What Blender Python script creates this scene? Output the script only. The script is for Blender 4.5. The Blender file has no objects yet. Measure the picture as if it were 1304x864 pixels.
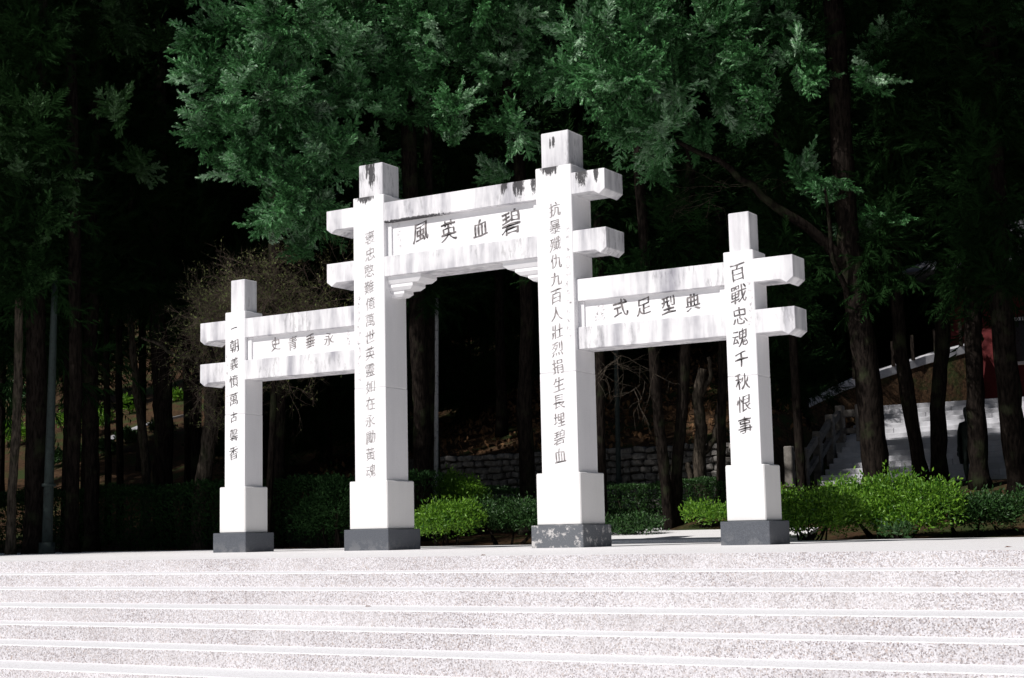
import bpy, bmesh, math, random
import numpy as np
from mathutils import Vector, Matrix, noise
R = math.radians
sc = bpy.context.scene
col = bpy.data.collections.new('scene'); sc.collection.children.link(col)

# ---------------------------------------------------------------- camera
CAM = Vector((12.9327, -19.8851, 0.2299)); YAW, PIT, ROLL, FPX = -31.471, 7.1588, 1.1829, 1963.76
_y, _p, _r = R(YAW), R(PIT), R(ROLL)
FWD = Vector((math.sin(_y)*math.cos(_p), math.cos(_y)*math.cos(_p), math.sin(_p)))
RT = Vector((math.cos(_y), -math.sin(_y), 0)); UP = RT.cross(FWD)
RT, UP = RT*math.cos(_r) - UP*math.sin(_r), UP*math.cos(_r) + RT*math.sin(_r)
cd = bpy.data.cameras.new('camera'); cam = bpy.data.objects.new('camera', cd); col.objects.link(cam)
cam.matrix_world = Matrix((( RT.x, UP.x, -FWD.x, CAM.x), (RT.y, UP.y, -FWD.y, CAM.y), (RT.z, UP.z, -FWD.z, CAM.z), (0, 0, 0, 1)))
cd.sensor_width = 36; cd.lens = FPX/1304*36; cd.clip_start = 0.1; cd.clip_end = 1000
sc.camera = cam
# ---------------------------------------------------------------- light
EL, AZ = 44.0, 22.0           # sun height; degrees left of the gate's front normal
w = bpy.data.worlds.new('World'); sc.world = w; w.use_nodes = True
nt = w.node_tree; bg = nt.nodes['Background']
sky = nt.nodes.new('ShaderNodeTexSky'); sky.sky_type = 'NISHITA'; sky.sun_disc = False
SUNV = Vector((-math.sin(R(AZ))*math.cos(R(EL)), -math.cos(R(AZ))*math.cos(R(EL)), math.sin(R(EL))))
sky.sun_elevation = R(EL); sky.sun_rotation = math.atan2(SUNV.x, SUNV.y)
nt.links.new(sky.outputs[0], bg.inputs[0]); bg.inputs[1].default_value = 0.05
sd = bpy.data.lights.new('sun', 'SUN'); sun = bpy.data.objects.new('sun', sd); col.objects.link(sun)
sd.energy = 5.0; sd.angle = R(0.5); sd.color = (1.0, 0.965, 0.93)
sun.rotation_euler = SUNV.to_track_quat('Z', 'Y').to_euler(); sun.location = (-10, -20, 30)
sc.view_settings.view_transform = 'Standard'; sc.view_settings.look = 'None'
sc.view_settings.gamma = 1; sc.view_settings.exposure = -0.2

# ---------------------------------------------------------------- helpers
def ray(px, py):
    return FWD + RT*((px-652)/FPX) - UP*((py-432)/FPX)
def pt(px, py, D):
    return CAM + ray(px, py)*D
def smooth(a, b, t):
    t = np.clip((t-a)/(b-a), 0, 1); return t*t*(3-2*t)
def tz(x, y):
    """height of the ground behind the plaza"""
    x = np.asarray(x, float); y = np.asarray(y, float)
    und = 0.18*np.sin(x*0.45+1)*np.sin(y*0.33) + 0.1*np.sin(x*1.1+y*0.7)
    left = 0.35*smooth(6, 12, y) + 1.75*smooth(13.0, 13.3, y)*smooth(-15, -11, x) + 1.0*smooth(9, 16, y)*(1-smooth(-15, -11, x)) \
        + 0.29*np.clip(y-13.3, 0, 200) + und*smooth(13.4, 18, y)
    right = 1.15*smooth(6, 13, y) + 1.15*smooth(15.2, 17.2, y) + 1.2*smooth(18.8, 21, y) - 0.55*smooth(14.6, 15.6, y)*(1-smooth(24, 26, y)) + 0.30*np.clip(y-38, 0, 200)
    k = smooth(-1.6, -0.5, x + 0.5*np.clip(y-17.5, 0, 30))
    return left*(1-k) + right*k
def gz(x, y): return float(tz(x, y))
def hit(px, py):
    """where a line of sight meets the ground"""
    r = ray(px, py); t = 20.0
    while t < 200:
        p = CAM + r*t
        if p.y > 4 and p.z < gz(p.x, p.y): return p
        t += 0.1
    return CAM + r*90
def spot(px, D):
    p = pt(px, 600, D); return p.x, p.y

def tag(o, label=None, cat=None, group=None, kind=None):
    if label: o['label'] = label
    if cat: o['category'] = cat
    if group: o['group'] = group
    if kind: o['kind'] = kind
    return o
def thing(name, label, cat, loc=(0, 0, 0), rz=0, group=None):
    o = bpy.data.objects.new(name, None); col.objects.link(o); o.empty_display_size = 0.3
    o.location = loc; o.rotation_euler = (0, 0, rz)
    return tag(o, label, cat, group)
def link(name, me, parent=None, loc=None):
    o = bpy.data.objects.new(name, me); col.objects.link(o)
    if parent: o.parent = parent
    if loc is not None: o.location = loc
    return o
def copy_tree(o, parent=None):
    c = o.copy(); col.objects.link(c)
    if parent: c.parent = parent
    for ch in list(o.children): copy_tree(ch, c)
    return c
def bm_obj(name, bm, mat, parent=None, smooth_=False):
    me = bpy.data.meshes.new(name); bm.normal_update(); bm.to_mesh(me); bm.free()
    if isinstance(mat, (list, tuple)):
        for m in mat: me.materials.append(m)
    else: me.materials.append(mat)
    if smooth_: me.polygons.foreach_set('use_smooth', [True]*len(me.polygons))
    return link(name, me, parent)
def add_box(bm, x0, x1, y0, y1, z0, z1, bev=0.0, top=None):
    v = [bm.verts.new((x, y, z)) for x in (x0, x1) for y in (y0, y1) for z in (z0, z1)]
    if top:   # (dx,dy) inward pull of the upper vertices
        for q in v:
            if abs(q.co.z-z1) < 1e-9:
                q.co.x += top[0] if q.co.x < (x0+x1)/2 else -top[0]
                q.co.y += top[1] if q.co.y < (y0+y1)/2 else -top[1]
    idx = [(0, 1, 3, 2), (4, 6, 7, 5), (0, 4, 5, 1), (2, 3, 7, 6), (0, 2, 6, 4), (1, 5, 7, 3)]
    fs = [bm.faces.new([v[i] for i in f]) for f in idx]
    if bev:
        es = set(e for f in fs for e in f.edges)
        bmesh.ops.bevel(bm, geom=list(es), offset=bev, segments=1, affect='EDGES', profile=0.5)
def box_obj(name, x0, x1, y0, y1, z0, z1, mat, parent, bev=0.008, top=None):
    bm = bmesh.new(); add_box(bm, x0, x1, y0, y1, z0, z1, bev, top); return bm_obj(name, bm, mat, parent)
def add_profile(bm, pts, y0, y1, bev=0.0):
    """prism: polygon in XZ extruded along Y"""
    a = [bm.verts.new((x, y0, z)) for x, z in pts]; b = [bm.verts.new((x, y1, z)) for x, z in pts]
    n = len(pts); fs = [bm.faces.new(a), bm.faces.new(b[::-1])]
    for i in range(n): fs.append(bm.faces.new((a[i], b[i], b[(i+1) % n], a[(i+1) % n])))
    bmesh.ops.recalc_face_normals(bm, faces=fs)
    if bev:
        bmesh.ops.bevel(bm, geom=list(set(e for f in fs for e in f.edges)), offset=bev, segments=1, affect='EDGES', profile=0.5)
def add_tube(bm, pts, rad, n=8, rough=0.0, rng=None, cap=True):
    """tube along points with a radius per point"""
    rings = []; prev = None
    for i, p in enumerate(pts):
        p = Vector(p)
        d = (Vector(pts[min(i+1, len(pts)-1)]) - Vector(pts[max(i-1, 0)])).normalized()
        a = d.orthogonal().normalized() if prev is None else (prev - d*prev.dot(d)).normalized()
        prev = a; b = d.cross(a)
        ring = []
        for k in range(n):
            t = 2*math.pi*k/n; r = rad[i]*(1+(rng.uniform(-rough, rough) if rng else 0))
            ring.append(bm.verts.new(p + (a*math.cos(t)+b*math.sin(t))*r))
        rings.append(ring)
    for i in range(len(rings)-1):
        for k in range(n):
            bm.faces.new((rings[i][k], rings[i][(k+1) % n], rings[i+1][(k+1) % n], rings[i+1][k]))
    if cap:
        bm.faces.new(rings[0][::-1]); bm.faces.new(rings[-1])

# ---------------------------------------------------------------- materials
def new_mat(name, rough=0.8, spec=0.3):
    m = bpy.data.materials.new(name); m.use_nodes = True
    b = m.node_tree.nodes['Principled BSDF']; b.inputs['Roughness'].default_value = rough
    b.inputs['Specular IOR Level'].default_value = spec
    return m, m.node_tree, b
def N(nt, t, **kw):
    n = nt.nodes.new(t)
    for k, v in kw.items():
        if k.startswith('_'): setattr(n, k[1:], v)
        else: n.inputs[k.replace('__', ' ')].default_value = v
    return n
def coords(nt, scale=(1, 1, 1), kind='Object'):
    tc = nt.nodes.new('ShaderNodeTexCoord'); mp = nt.nodes.new('ShaderNodeMapping')
    mp.inputs['Scale'].default_value = scale; nt.links.new(tc.outputs[kind], mp.inputs[0]); return mp.outputs[0]
def geo_pos(nt, scale=(1, 1, 1)):
    g = nt.nodes.new('ShaderNodeNewGeometry'); mp = nt.nodes.new('ShaderNodeMapping')
    mp.inputs['Scale'].default_value = scale; nt.links.new(g.outputs['Position'], mp.inputs[0]); return mp.outputs[0]
def ramp(nt, fac, stops):
    r = nt.nodes.new('ShaderNodeValToRGB'); e = r.color_ramp.elements
    while len(e) < len(stops): e.new(0.5)
    for i, (p, c) in enumerate(stops):
        e[i].position = p; e[i].color = (c[0], c[1], c[2], 1) if isinstance(c, (tuple, list)) else (c, c, c, 1)
    nt.links.new(fac, r.inputs[0]); return r.outputs[0]
def mix(nt, fac, a, b, mode='MIX'):
    m = nt.nodes.new('ShaderNodeMix'); m.data_type = 'RGBA'; m.blend_type = mode
    for s, v in ((0, fac), (6, a), (7, b)):
        if isinstance(v, (int, float)): m.inputs[s].default_value = v
        elif isinstance(v, tuple): m.inputs[s].default_value = (*v, 1)
        else: nt.links.new(v, m.inputs[s])
    return m.outputs[2]
def noise_t(nt, vec, scale, detail=4, rough=0.55, out='Fac'):
    n = nt.nodes.new('ShaderNodeTexNoise'); n.inputs['Scale'].default_value = scale
    n.inputs['Detail'].default_value = detail; n.inputs['Roughness'].default_value = rough
    nt.links.new(vec, n.inputs['Vector']); return n.outputs[out]
def bump(nt, bsdf, h, strength=0.3, dist=0.01):
    b = nt.nodes.new('ShaderNodeBump'); b.inputs['Strength'].default_value = strength; b.inputs['Distance'].default_value = dist
    nt.links.new(h, b.inputs['Height']); nt.links.new(b.outputs[0], bsdf.inputs['Normal'])
def mathn(nt, op, a, b=None):
    m = nt.nodes.new('ShaderNodeMath'); m.operation = op
    for i, v in enumerate((a, b)):
        if v is None: continue
        if isinstance(v, (int, float)): m.inputs[i].default_value = v
        else: nt.links.new(v, m.inputs[i])
    return m.outputs[0]

def gate_mat(name, base=(0.83, 0.82, 0.835), stain=0.0, black=0.0, seed=0.0, spots=()):
    """white-washed stone; stain = grey rain streaks, black = dark mould"""
    m, nt, b = new_mat(name, 0.75, 0.25)
    P = geo_pos(nt)
    off = nt.nodes.new('ShaderNodeVectorMath'); off.operation = 'ADD'; off.inputs[1].default_value = (seed, seed*.7, 0)
    nt.links.new(P, off.inputs[0])
    ms = nt.nodes.new('ShaderNodeMapping'); ms.inputs['Scale'].default_value = (1, 1, 0.16); nt.links.new(off.outputs[0], ms.inputs[0])
    streak = noise_t(nt, ms.outputs[0], 4.2, 5, 0.58)
    patch = noise_t(nt, off.outputs[0], 2.0, 3, 0.5)
    fine = noise_t(nt, off.outputs[0], 130, 2, 0.6)
    c = mix(nt, mathn(nt, 'MULTIPLY', ramp(nt, fine, [(0.35, 1), (0.6, 0)]), 0.16), base, (0.50, 0.485, 0.475))
    if stain:
        s = mathn(nt, 'MULTIPLY', ramp(nt, streak, [(0.37, 0), (0.66, 1)]), ramp(nt, patch, [(0.30, 0.4), (0.6, 1)]))
        c = mix(nt, mathn(nt, 'MULTIPLY', s, stain), c, (0.31, 0.305, 0.34))
    if black:
        ms2 = nt.nodes.new('ShaderNodeMapping'); ms2.inputs['Scale'].default_value = (1, 1, 0.25); nt.links.new(off.outputs[0], ms2.inputs[0])
        k = noise_t(nt, ms2.outputs[0], 16, 6, 0.7); big = noise_t(nt, off.outputs[0], 1.7, 2, 0.4)
        s = mathn(nt, 'MULTIPLY', ramp(nt, k, [(0.5, 0), (0.6, 1)]), ramp(nt, big, [(0.52, 0), (0.6, 1)]))
        c = mix(nt, mathn(nt, 'MULTIPLY', s, black), c, (0.07, 0.068, 0.075))
    if spots:
        sp = nt.nodes.new('ShaderNodeSeparateXYZ'); nt.links.new(P, sp.inputs[0]); tot = None
        ms3 = nt.nodes.new('ShaderNodeMapping'); ms3.inputs['Scale'].default_value = (1, 1, 0.22); nt.links.new(P, ms3.inputs[0])
        k3 = noise_t(nt, ms3.outputs[0], 26, 6, 0.75)
        for (x, z, rx, rz) in spots:
            a = mathn(nt, 'POWER', mathn(nt, 'DIVIDE', mathn(nt, 'SUBTRACT', sp.outputs[0], x), rx), 2); a2 = mathn(nt, 'POWER', mathn(nt, 'DIVIDE', mathn(nt, 'SUBTRACT', sp.outputs[2], z), rz), 2)
            g = mathn(nt, 'SUBTRACT', 1.0, mathn(nt, 'ADD', a, a2)); g = mathn(nt, 'MAXIMUM', g, 0.0)
            tot = g if tot is None else mathn(nt, 'MAXIMUM', tot, g)
        f3 = ramp(nt, mathn(nt, 'ADD', mathn(nt, 'MULTIPLY', tot, 0.32), k3), [(0.62, 0), (0.70, 1)])
        f3 = mathn(nt, 'MULTIPLY', f3, ramp(nt, tot, [(0.0, 0), (0.15, 1)]))
        c = mix(nt, mathn(nt, 'MULTIPLY', f3, 0.95), c, (0.035, 0.033, 0.036))
    nt.links.new(c, b.inputs['Base Color'])
    bump(nt, b, fine, 0.12, 0.004)
    return m
M = {}
M['white'] = gate_mat('whitewashed_stone', stain=0.12, spots=((1.66, 5.66, .20, .17), (-1.78, 5.66, .22, .15)))
M['beam'] = gate_mat('streaked_stone', stain=1.0, black=0.35, seed=3.1, spots=((2.20, 5.46, .13, .24), (1.12, 5.52, .15, .34), (1.38, 5.52, .10, .3), (.85, 5.52, .08, .25), (-.9, 5.19, .9, .035), (2.44, 5.5, .06, .22)))
M['cap'] = gate_mat('stained_cap_stone', stain=0.75, black=0.4, seed=7.7, spots=((-1.70, 6.1, .09, .42), (-1.79, 6.15, .04, .25), (1.70, 6.05, .035, .13), (1.64, 6.03, .025, .12)))
M['panel'] = gate_mat('panel_stone', stain=0.10, seed=1.3)
M['plinth'] = gate_mat('plinth_stone', base=(0.80, 0.79, 0.78), stain=0.10, seed=5.0)

m, nt, b = new_mat('grey_granite', 0.5, 0.4); P = geo_pos(nt)
f = noise_t(nt, P, 90, 3); g = noise_t(nt, P, 5, 5, 0.65)
c = mix(nt, ramp(nt, f, [(0.35, 0), (0.7, 1)]), (0.06, 0.067, 0.08), (0.115, 0.123, 0.142))
z = nt.nodes.new('ShaderNodeSeparateXYZ'); nt.links.new(P, z.inputs[0])
low = mathn(nt, 'MULTIPLY', ramp(nt, z.outputs[2], [(0.0, 1), (0.2, 0.0)]), ramp(nt, g, [(0.5, 0), (0.56, 1)]))
c = mix(nt, mathn(nt, 'MULTIPLY', low, 0.15), c, (0.46, 0.45, 0.44)); nt.links.new(c, b.inputs['Base Color']); M['base'] = m

m, nt, b = new_mat('grey_granite_lime_blotches', 0.55, 0.4); P = geo_pos(nt)
f = noise_t(nt, P, 90, 3); g = noise_t(nt, P, 7, 6, 0.7)
c = mix(nt, ramp(nt, f, [(0.35, 0), (0.7, 1)]), (0.08, 0.088, 0.10), (0.15, 0.158, 0.175))
c = mix(nt, ramp(nt, g, [(0.53, 0), (0.6, .85)]), c, (0.55, 0.53, 0.52)); nt.links.new(c, b.inputs['Base Color']); M['base_blotch'] = m

def pebble_mat(name, light, speck, amount, relief=0.35, wear=1.0):
    m, nt, b = new_mat(name, 0.7, 0.25); P = geo_pos(nt)
    v = nt.nodes.new('ShaderNodeTexVoronoi'); v.inputs['Scale'].default_value = 105; nt.links.new(P, v.inputs['Vector'])
    cell = nt.nodes.new('ShaderNodeSeparateColor'); nt.links.new(v.outputs['Color'], cell.inputs[0])
    c = mix(nt, mathn(nt, 'MULTIPLY', ramp(nt, cell.outputs[0], [(0.35, 0), (0.75, 1)]), amount), light, speck)
    c = mix(nt, mathn(nt, 'MULTIPLY', ramp(nt, cell.outputs[1], [(0.82, 0), (0.86, 1)]), amount), c, (0.17, 0.14, 0.14))
    c = mix(nt, mathn(nt, 'MULTIPLY', ramp(nt, cell.outputs[2], [(0.86, 0), (0.9, 1)]), amount*0.7), c, (0.42, 0.33, 0.28))
    big = noise_t(nt, geo_pos(nt, (1, 1, 2)), 0.8, 4, 0.6)
    c = mix(nt, ramp(nt, big, [(0.35, 0.0), (0.75, 0.35)]), c, (0.80, 0.78, 0.79) if wear > .5 else light)
    st = noise_t(nt, geo_pos(nt, (1, 1, 0.15)), 3.5, 4, 0.6)
    c = mix(nt, mathn(nt, 'MULTIPLY', ramp(nt, st, [(0.5, 0), (0.7, 1)]), 0.22*wear), c, (0.40, 0.36, 0.35))
    gp = nt.nodes.new('ShaderNodeNewGeometry'); sx = nt.nodes.new('ShaderNodeSeparateXYZ'); nt.links.new(gp.outputs['Position'], sx.inputs[0])
    row = mathn(nt, 'FLOOR', mathn(nt, 'DIVIDE', mathn(nt, 'ADD', sx.outputs[2], 0.001), 0.14)); off = mathn(nt, 'MULTIPLY', row, 0.37)
    cell2 = mathn(nt, 'FLOOR', mathn(nt, 'ADD', mathn(nt, 'DIVIDE', sx.outputs[0], 1.25), off))
    wn = nt.nodes.new('ShaderNodeTexWhiteNoise'); wn.noise_dimensions = '2D'; cb = nt.nodes.new('ShaderNodeCombineXYZ'); nt.links.new(cell2, cb.inputs[0]); nt.links.new(row, cb.inputs[1]); nt.links.new(cb.outputs[0], wn.inputs['Vector'])
    c = mix(nt, mathn(nt, 'MULTIPLY', wn.outputs['Value'], 0.11*wear), c, (0.30, 0.27, 0.27))
    nt.links.new(c, b.inputs['Base Color'])
    if relief: bump(nt, b, v.outputs['Distance'], relief, 0.003)
    return m
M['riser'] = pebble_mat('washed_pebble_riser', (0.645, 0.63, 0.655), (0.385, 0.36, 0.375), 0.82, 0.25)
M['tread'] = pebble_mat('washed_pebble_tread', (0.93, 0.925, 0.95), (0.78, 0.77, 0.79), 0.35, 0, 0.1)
M['paving'] = pebble_mat('plaza_paving', (0.92, 0.905, 0.915), (0.78, 0.76, 0.76), 0.3, 0, 0.2)

m, nt, b = new_mat('grey_paint_in_letters', 0.8, 0.2); P = geo_pos(nt)
c = mix(nt, ramp(nt, noise_t(nt, P, 14, 3), [(0.35, 0), (0.65, 1)]), (0.05, 0.045, 0.048), (0.24, 0.22, 0.22)); nt.links.new(c, b.inputs['Base Color']); M['ink'] = m
m, nt, b = new_mat('worn_grey_paint_in_letters', 0.8, 0.2); P = geo_pos(nt)
c = mix(nt, ramp(nt, noise_t(nt, P, 14, 3), [(0.35, 0), (0.7, 1)]), (0.16, 0.14, 0.14), (0.48, 0.45, 0.45)); nt.links.new(c, b.inputs['Base Color']); M['ink_faded'] = m
m, nt, b = new_mat('pale_worn_paint_in_letters', 0.8, 0.2); P = geo_pos(nt)
c = mix(nt, ramp(nt, noise_t(nt, P, 14, 3), [(0.35, 0), (0.7, 1)]), (0.24, 0.22, 0.22), (0.58, 0.55, 0.55)); nt.links.new(c, b.inputs['Base Color']); M['ink_pale'] = m
m, nt, b = new_mat('faint_lettering', 0.8, 0.2); b.inputs['Base Color'].default_value = (0.68, 0.65, 0.66, 1); M['ink_faint'] = m

def leaf_mat(name, dark, light, rough=0.45, spec=0.5, trans=0.0, tip=None):
    m, nt, b = new_mat(name, rough, spec)
    a = nt.nodes.new('ShaderNodeAttribute'); a.attribute_name = 'tint'
    c = mix(nt, a.outputs['Fac'], dark, light)
    if tip: c = ramp(nt, a.outputs['Fac'], [(0.05, dark), (0.55, light), (0.95, tip)])
    nt.links.new(c, b.inputs['Base Color'])
    if trans:
        t = nt.nodes.new('ShaderNodeBsdfTranslucent'); nt.links.new(c, t.inputs[0])
        ms = nt.nodes.new('ShaderNodeMixShader'); ms.inputs[0].default_value = trans
        nt.links.new(b.outputs[0], ms.inputs[1]); nt.links.new(t.outputs[0], ms.inputs[2])
        nt.links.new(ms.outputs[0], nt.nodes['Material Output'].inputs[0])
    return m
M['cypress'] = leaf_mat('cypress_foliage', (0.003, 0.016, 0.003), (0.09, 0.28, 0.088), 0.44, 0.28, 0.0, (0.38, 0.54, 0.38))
M['cypress_shaded'] = leaf_mat('shaded_cypress_foliage', (0.004, 0.018, 0.003), (0.035, 0.095, 0.025), 0.6, 0.15, 0.0, (0.10, 0.17, 0.09))  # same cypress leaves, with shade painted in as a darker green
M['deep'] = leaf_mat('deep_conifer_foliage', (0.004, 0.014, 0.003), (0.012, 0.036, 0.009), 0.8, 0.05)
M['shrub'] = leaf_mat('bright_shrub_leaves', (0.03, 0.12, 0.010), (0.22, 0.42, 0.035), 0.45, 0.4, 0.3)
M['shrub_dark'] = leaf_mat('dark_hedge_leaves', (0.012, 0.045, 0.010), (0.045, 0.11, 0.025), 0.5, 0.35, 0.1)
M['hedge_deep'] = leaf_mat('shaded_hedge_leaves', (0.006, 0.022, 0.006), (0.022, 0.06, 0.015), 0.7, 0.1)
M['olive'] = leaf_mat('sparse_olive_leaves', (0.05, 0.05, 0.02), (0.16, 0.20, 0.06), 0.6, 0.3)
M['litter'] = leaf_mat('leaf_litter', (0.07, 0.035, 0.018), (0.20, 0.11, 0.05), 0.8, 0.2)
def bark_mat(name, c1, c2):
    m, nt, b = new_mat(name, 1.0, 0.0); P = geo_pos(nt, (1, 1, 0.2))
    f = noise_t(nt, P, 22, 5, 0.65); g = noise_t(nt, geo_pos(nt), 2.2, 4)
    c = mix(nt, ramp(nt, f, [(0.38, 0), (0.62, 1)]), c1, c2); c = mix(nt, ramp(nt, g, [(0.55, 0), (0.7, 0.6)]), c, (0.035, 0.045, 0.022))
    nt.links.new(c, b.inputs['Base Color']); bump(nt, b, f, 0.8, 0.03); return m
M['bark'] = bark_mat('dark_bark', (0.006, 0.005, 0.0045), (0.024, 0.019, 0.016))
M['bark_pale'] = bark_mat('pale_bark', (0.02, 0.017, 0.014), (0.085, 0.07, 0.055))
m, nt, b = new_mat('dry_twigs', 0.9, 0.15); b.inputs['Base Color'].default_value = (0.13, 0.10, 0.078, 1); M['twig'] = m
m, nt, b = new_mat('hill_soil', 1.0, 0.05); P = geo_pos(nt)
g = noise_t(nt, P, 0.6, 6, 0.65); f = noise_t(nt, P, 9, 6, 0.7)
c = mix(nt, ramp(nt, f, [(0.35, 0), (0.65, 1)]), (0.022, 0.015, 0.010), (0.10, 0.058, 0.032))
c = mix(nt, ramp(nt, g, [(0.5, 0), (0.62, 0.9)]), c, (0.035, 0.055, 0.018)); nt.links.new(c, b.inputs['Base Color']); bump(nt, b, f, 0.9, 0.06); M['soil'] = m
def stone_mat(name, c1, c2, scale=6, spot=None, b_=0.4):
    m, nt, b = new_mat(name, 0.85, 0.2); P = geo_pos(nt)
    f = noise_t(nt, P, scale, 5, 0.65); c = mix(nt, ramp(nt, f, [(0.35, 0), (0.65, 1)]), c1, c2)
    o = nt.nodes.new('ShaderNodeObjectInfo'); c = mix(nt, mathn(nt, 'MULTIPLY', o.outputs['Random'], 0.3), c, tuple(x*0.55 for x in c1))
    nt.links.new(c, b.inputs['Base Color']); bump(nt, b, noise_t(nt, P, scale*6, 3), b_, 0.01); return m
M['rubble'] = stone_mat('rubble_stone', (0.13, 0.12, 0.11), (0.32, 0.30, 0.28), 8)
M['mortar'] = stone_mat('dark_mortar', (0.03, 0.028, 0.025), (0.07, 0.065, 0.06), 8)
M['stair'] = stone_mat('pale_granite_stairs', (0.44, 0.44, 0.46), (0.60, 0.60, 0.63), 3)
M['rail'] = stone_mat('weathered_stone_rail', (0.11, 0.10, 0.09), (0.24, 0.22, 0.20), 7)
M['path'] = stone_mat('concrete_path', (0.20, 0.20, 0.21), (0.42, 0.42, 0.44), 1.6); M['deck'] = stone_mat('walkway_concrete', (0.42, 0.42, 0.44), (0.60, 0.60, 0.62), 3)
M['red'] = stone_mat('red_plaster', (0.075, 0.012, 0.013), (0.12, 0.02, 0.021), 2.5)
m, nt, b = new_mat('bronze', 0.45, 0.5); P = geo_pos(nt)
c = mix(nt, ramp(nt, noise_t(nt, P, 5, 4), [(0.4, 0), (0.6, 1)]), (0.02, 0.024, 0.022), (0.05, 0.07, 0.06)); nt.links.new(c, b.inputs['Base Color'])
b.inputs['Metallic'].default_value = 0.4; M['bronze'] = m
def paint(name, c, rough=0.5, metal=0.0):
    m, nt, b = new_mat(name, rough, 0.4); P = geo_pos(nt)
    c2 = mix(nt, ramp(nt, noise_t(nt, P, 12, 5, 0.7), [(0.5, 0), (0.68, 1)]), c, tuple(x*0.35 for x in c)); nt.links.new(c2, b.inputs['Base Color'])
    b.inputs['Metallic'].default_value = metal; return m
M['pole_green'] = paint('dark_green_pole_paint', (0.018, 0.03, 0.028), 0.7); M['pole_grey'] = paint('blotched_grey_pole', (0.40, 0.41, 0.43))
M['tile'] = paint('grey_roof_tile', (0.10, 0.10, 0.11)); M['glass'] = paint('dark_glass', (0.02, 0.025, 0.03), 0.1); M['white_paint'] = paint('white_column_paint', (0.78, 0.78, 0.8))
M['brown_leaf'] = paint('dry_leaf', (0.20, 0.07, 0.03), 0.8)

# ---------------------------------------------------------------- ground, plaza, steps
def sheet(name, xs, ys, zf, mat, label):
    X, Y = np.meshgrid(xs, ys, indexing='ij'); Z = zf(X, Y)
    me = bpy.data.meshes.new(name); v = np.stack([X, Y, Z], -1).reshape(-1, 3)
    nx, ny = len(xs), len(ys); i, j = np.meshgrid(np.arange(nx-1), np.arange(ny-1), indexing='ij'); a = (i*ny+j).ravel()
    f = np.stack([a, a+ny, a+ny+1, a+1], -1)
    me.from_pydata(v.tolist(), [], f.tolist()); me.materials.append(mat)
    me.polygons.foreach_set('use_smooth', [True]*len(f)); o = link(name, me)
    return tag(o, label, None, None, 'structure')
xs = np.concatenate([np.linspace(-160, -40, 25)[:-1], np.linspace(-40, 30, 176), np.linspace(30, 120, 19)[1:]])
ys = np.concatenate([np.arange(4.9, 13, 0.4), [13.0, 13.05, 13.1, 13.15, 13.2, 13.25, 13.3], np.arange(13.6, 40, 0.4), np.linspace(40, 140, 60)])
sheet('hillside', xs, ys, lambda X, Y: tz(X, Y) - 0.02 - 0.5*(Y < 5.2), M['soil'], 'wooded hillside of soil, moss and fallen leaves rising behind the gate')
EDGE = -6.5
bm = bmesh.new()
add_box(bm, -60, 45, EDGE, 5.0, -0.14, 0.0)
o = bm_obj('plaza_pavement', bm, M['paving']); tag(o, 'pale pebble-washed plaza under the gate', None, None, 'structure')
# top riser faces use the riser material: the plaza slab front is the first riser
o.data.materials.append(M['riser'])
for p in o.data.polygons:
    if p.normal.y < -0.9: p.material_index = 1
# paving that runs on between the beds
xa, xb = spot(735, 29)[0], spot(925, 27.5)[0]
bm = bmesh.new(); v = [bm.verts.new(q) for q in ((-1.2, 4.99, -0.01), (3.3, 4.99, -0.01), (2.2, 9.3, 0.22), (-3.4, 9.3, 0.22))]
top = bm.faces.new(v); r = bmesh.ops.extrude_face_region(bm, geom=[top])
for q in r['geom']:
    if isinstance(q, bmesh.types.BMVert): q.co.z += 0.06
o = bm_obj('garden_path', bm, M['paving']); tag(o, None, None, None, 'structure')
ledge = [0, 0.80, 1.56, 2.38, 2.90, 3.50, 4.15, 4.80, 5.45, 6.1]   # front edge of each tread, measured from the plaza edge
stairs = thing('staircase', 'wide pale pebble-washed steps in front of the gate', None, (0, 0, 0)); del_cat = None
stairs['kind'] = 'structure'
RISE = 0.14
for k in range(1, len(ledge)):
    y1 = EDGE-ledge[k-1]; y0 = EDGE-ledge[k]; z1 = -RISE*k
    bm = bmesh.new(); add_box(bm, -60, 45, y0, y1+0.02, z1-RISE-0.02, z1, 0.006)
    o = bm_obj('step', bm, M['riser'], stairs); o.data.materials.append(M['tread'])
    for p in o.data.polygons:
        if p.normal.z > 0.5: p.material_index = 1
bm = bmesh.new(); vs = [bm.verts.new(q) for q in ((-160, -90, -1.42), (120, -90, -1.42), (120, -11, -1.42), (-160, -11, -1.42))]; bm.faces.new(vs)
tag(bm_obj('ground', bm, M['paving']), None, None, None, 'structure')

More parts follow.
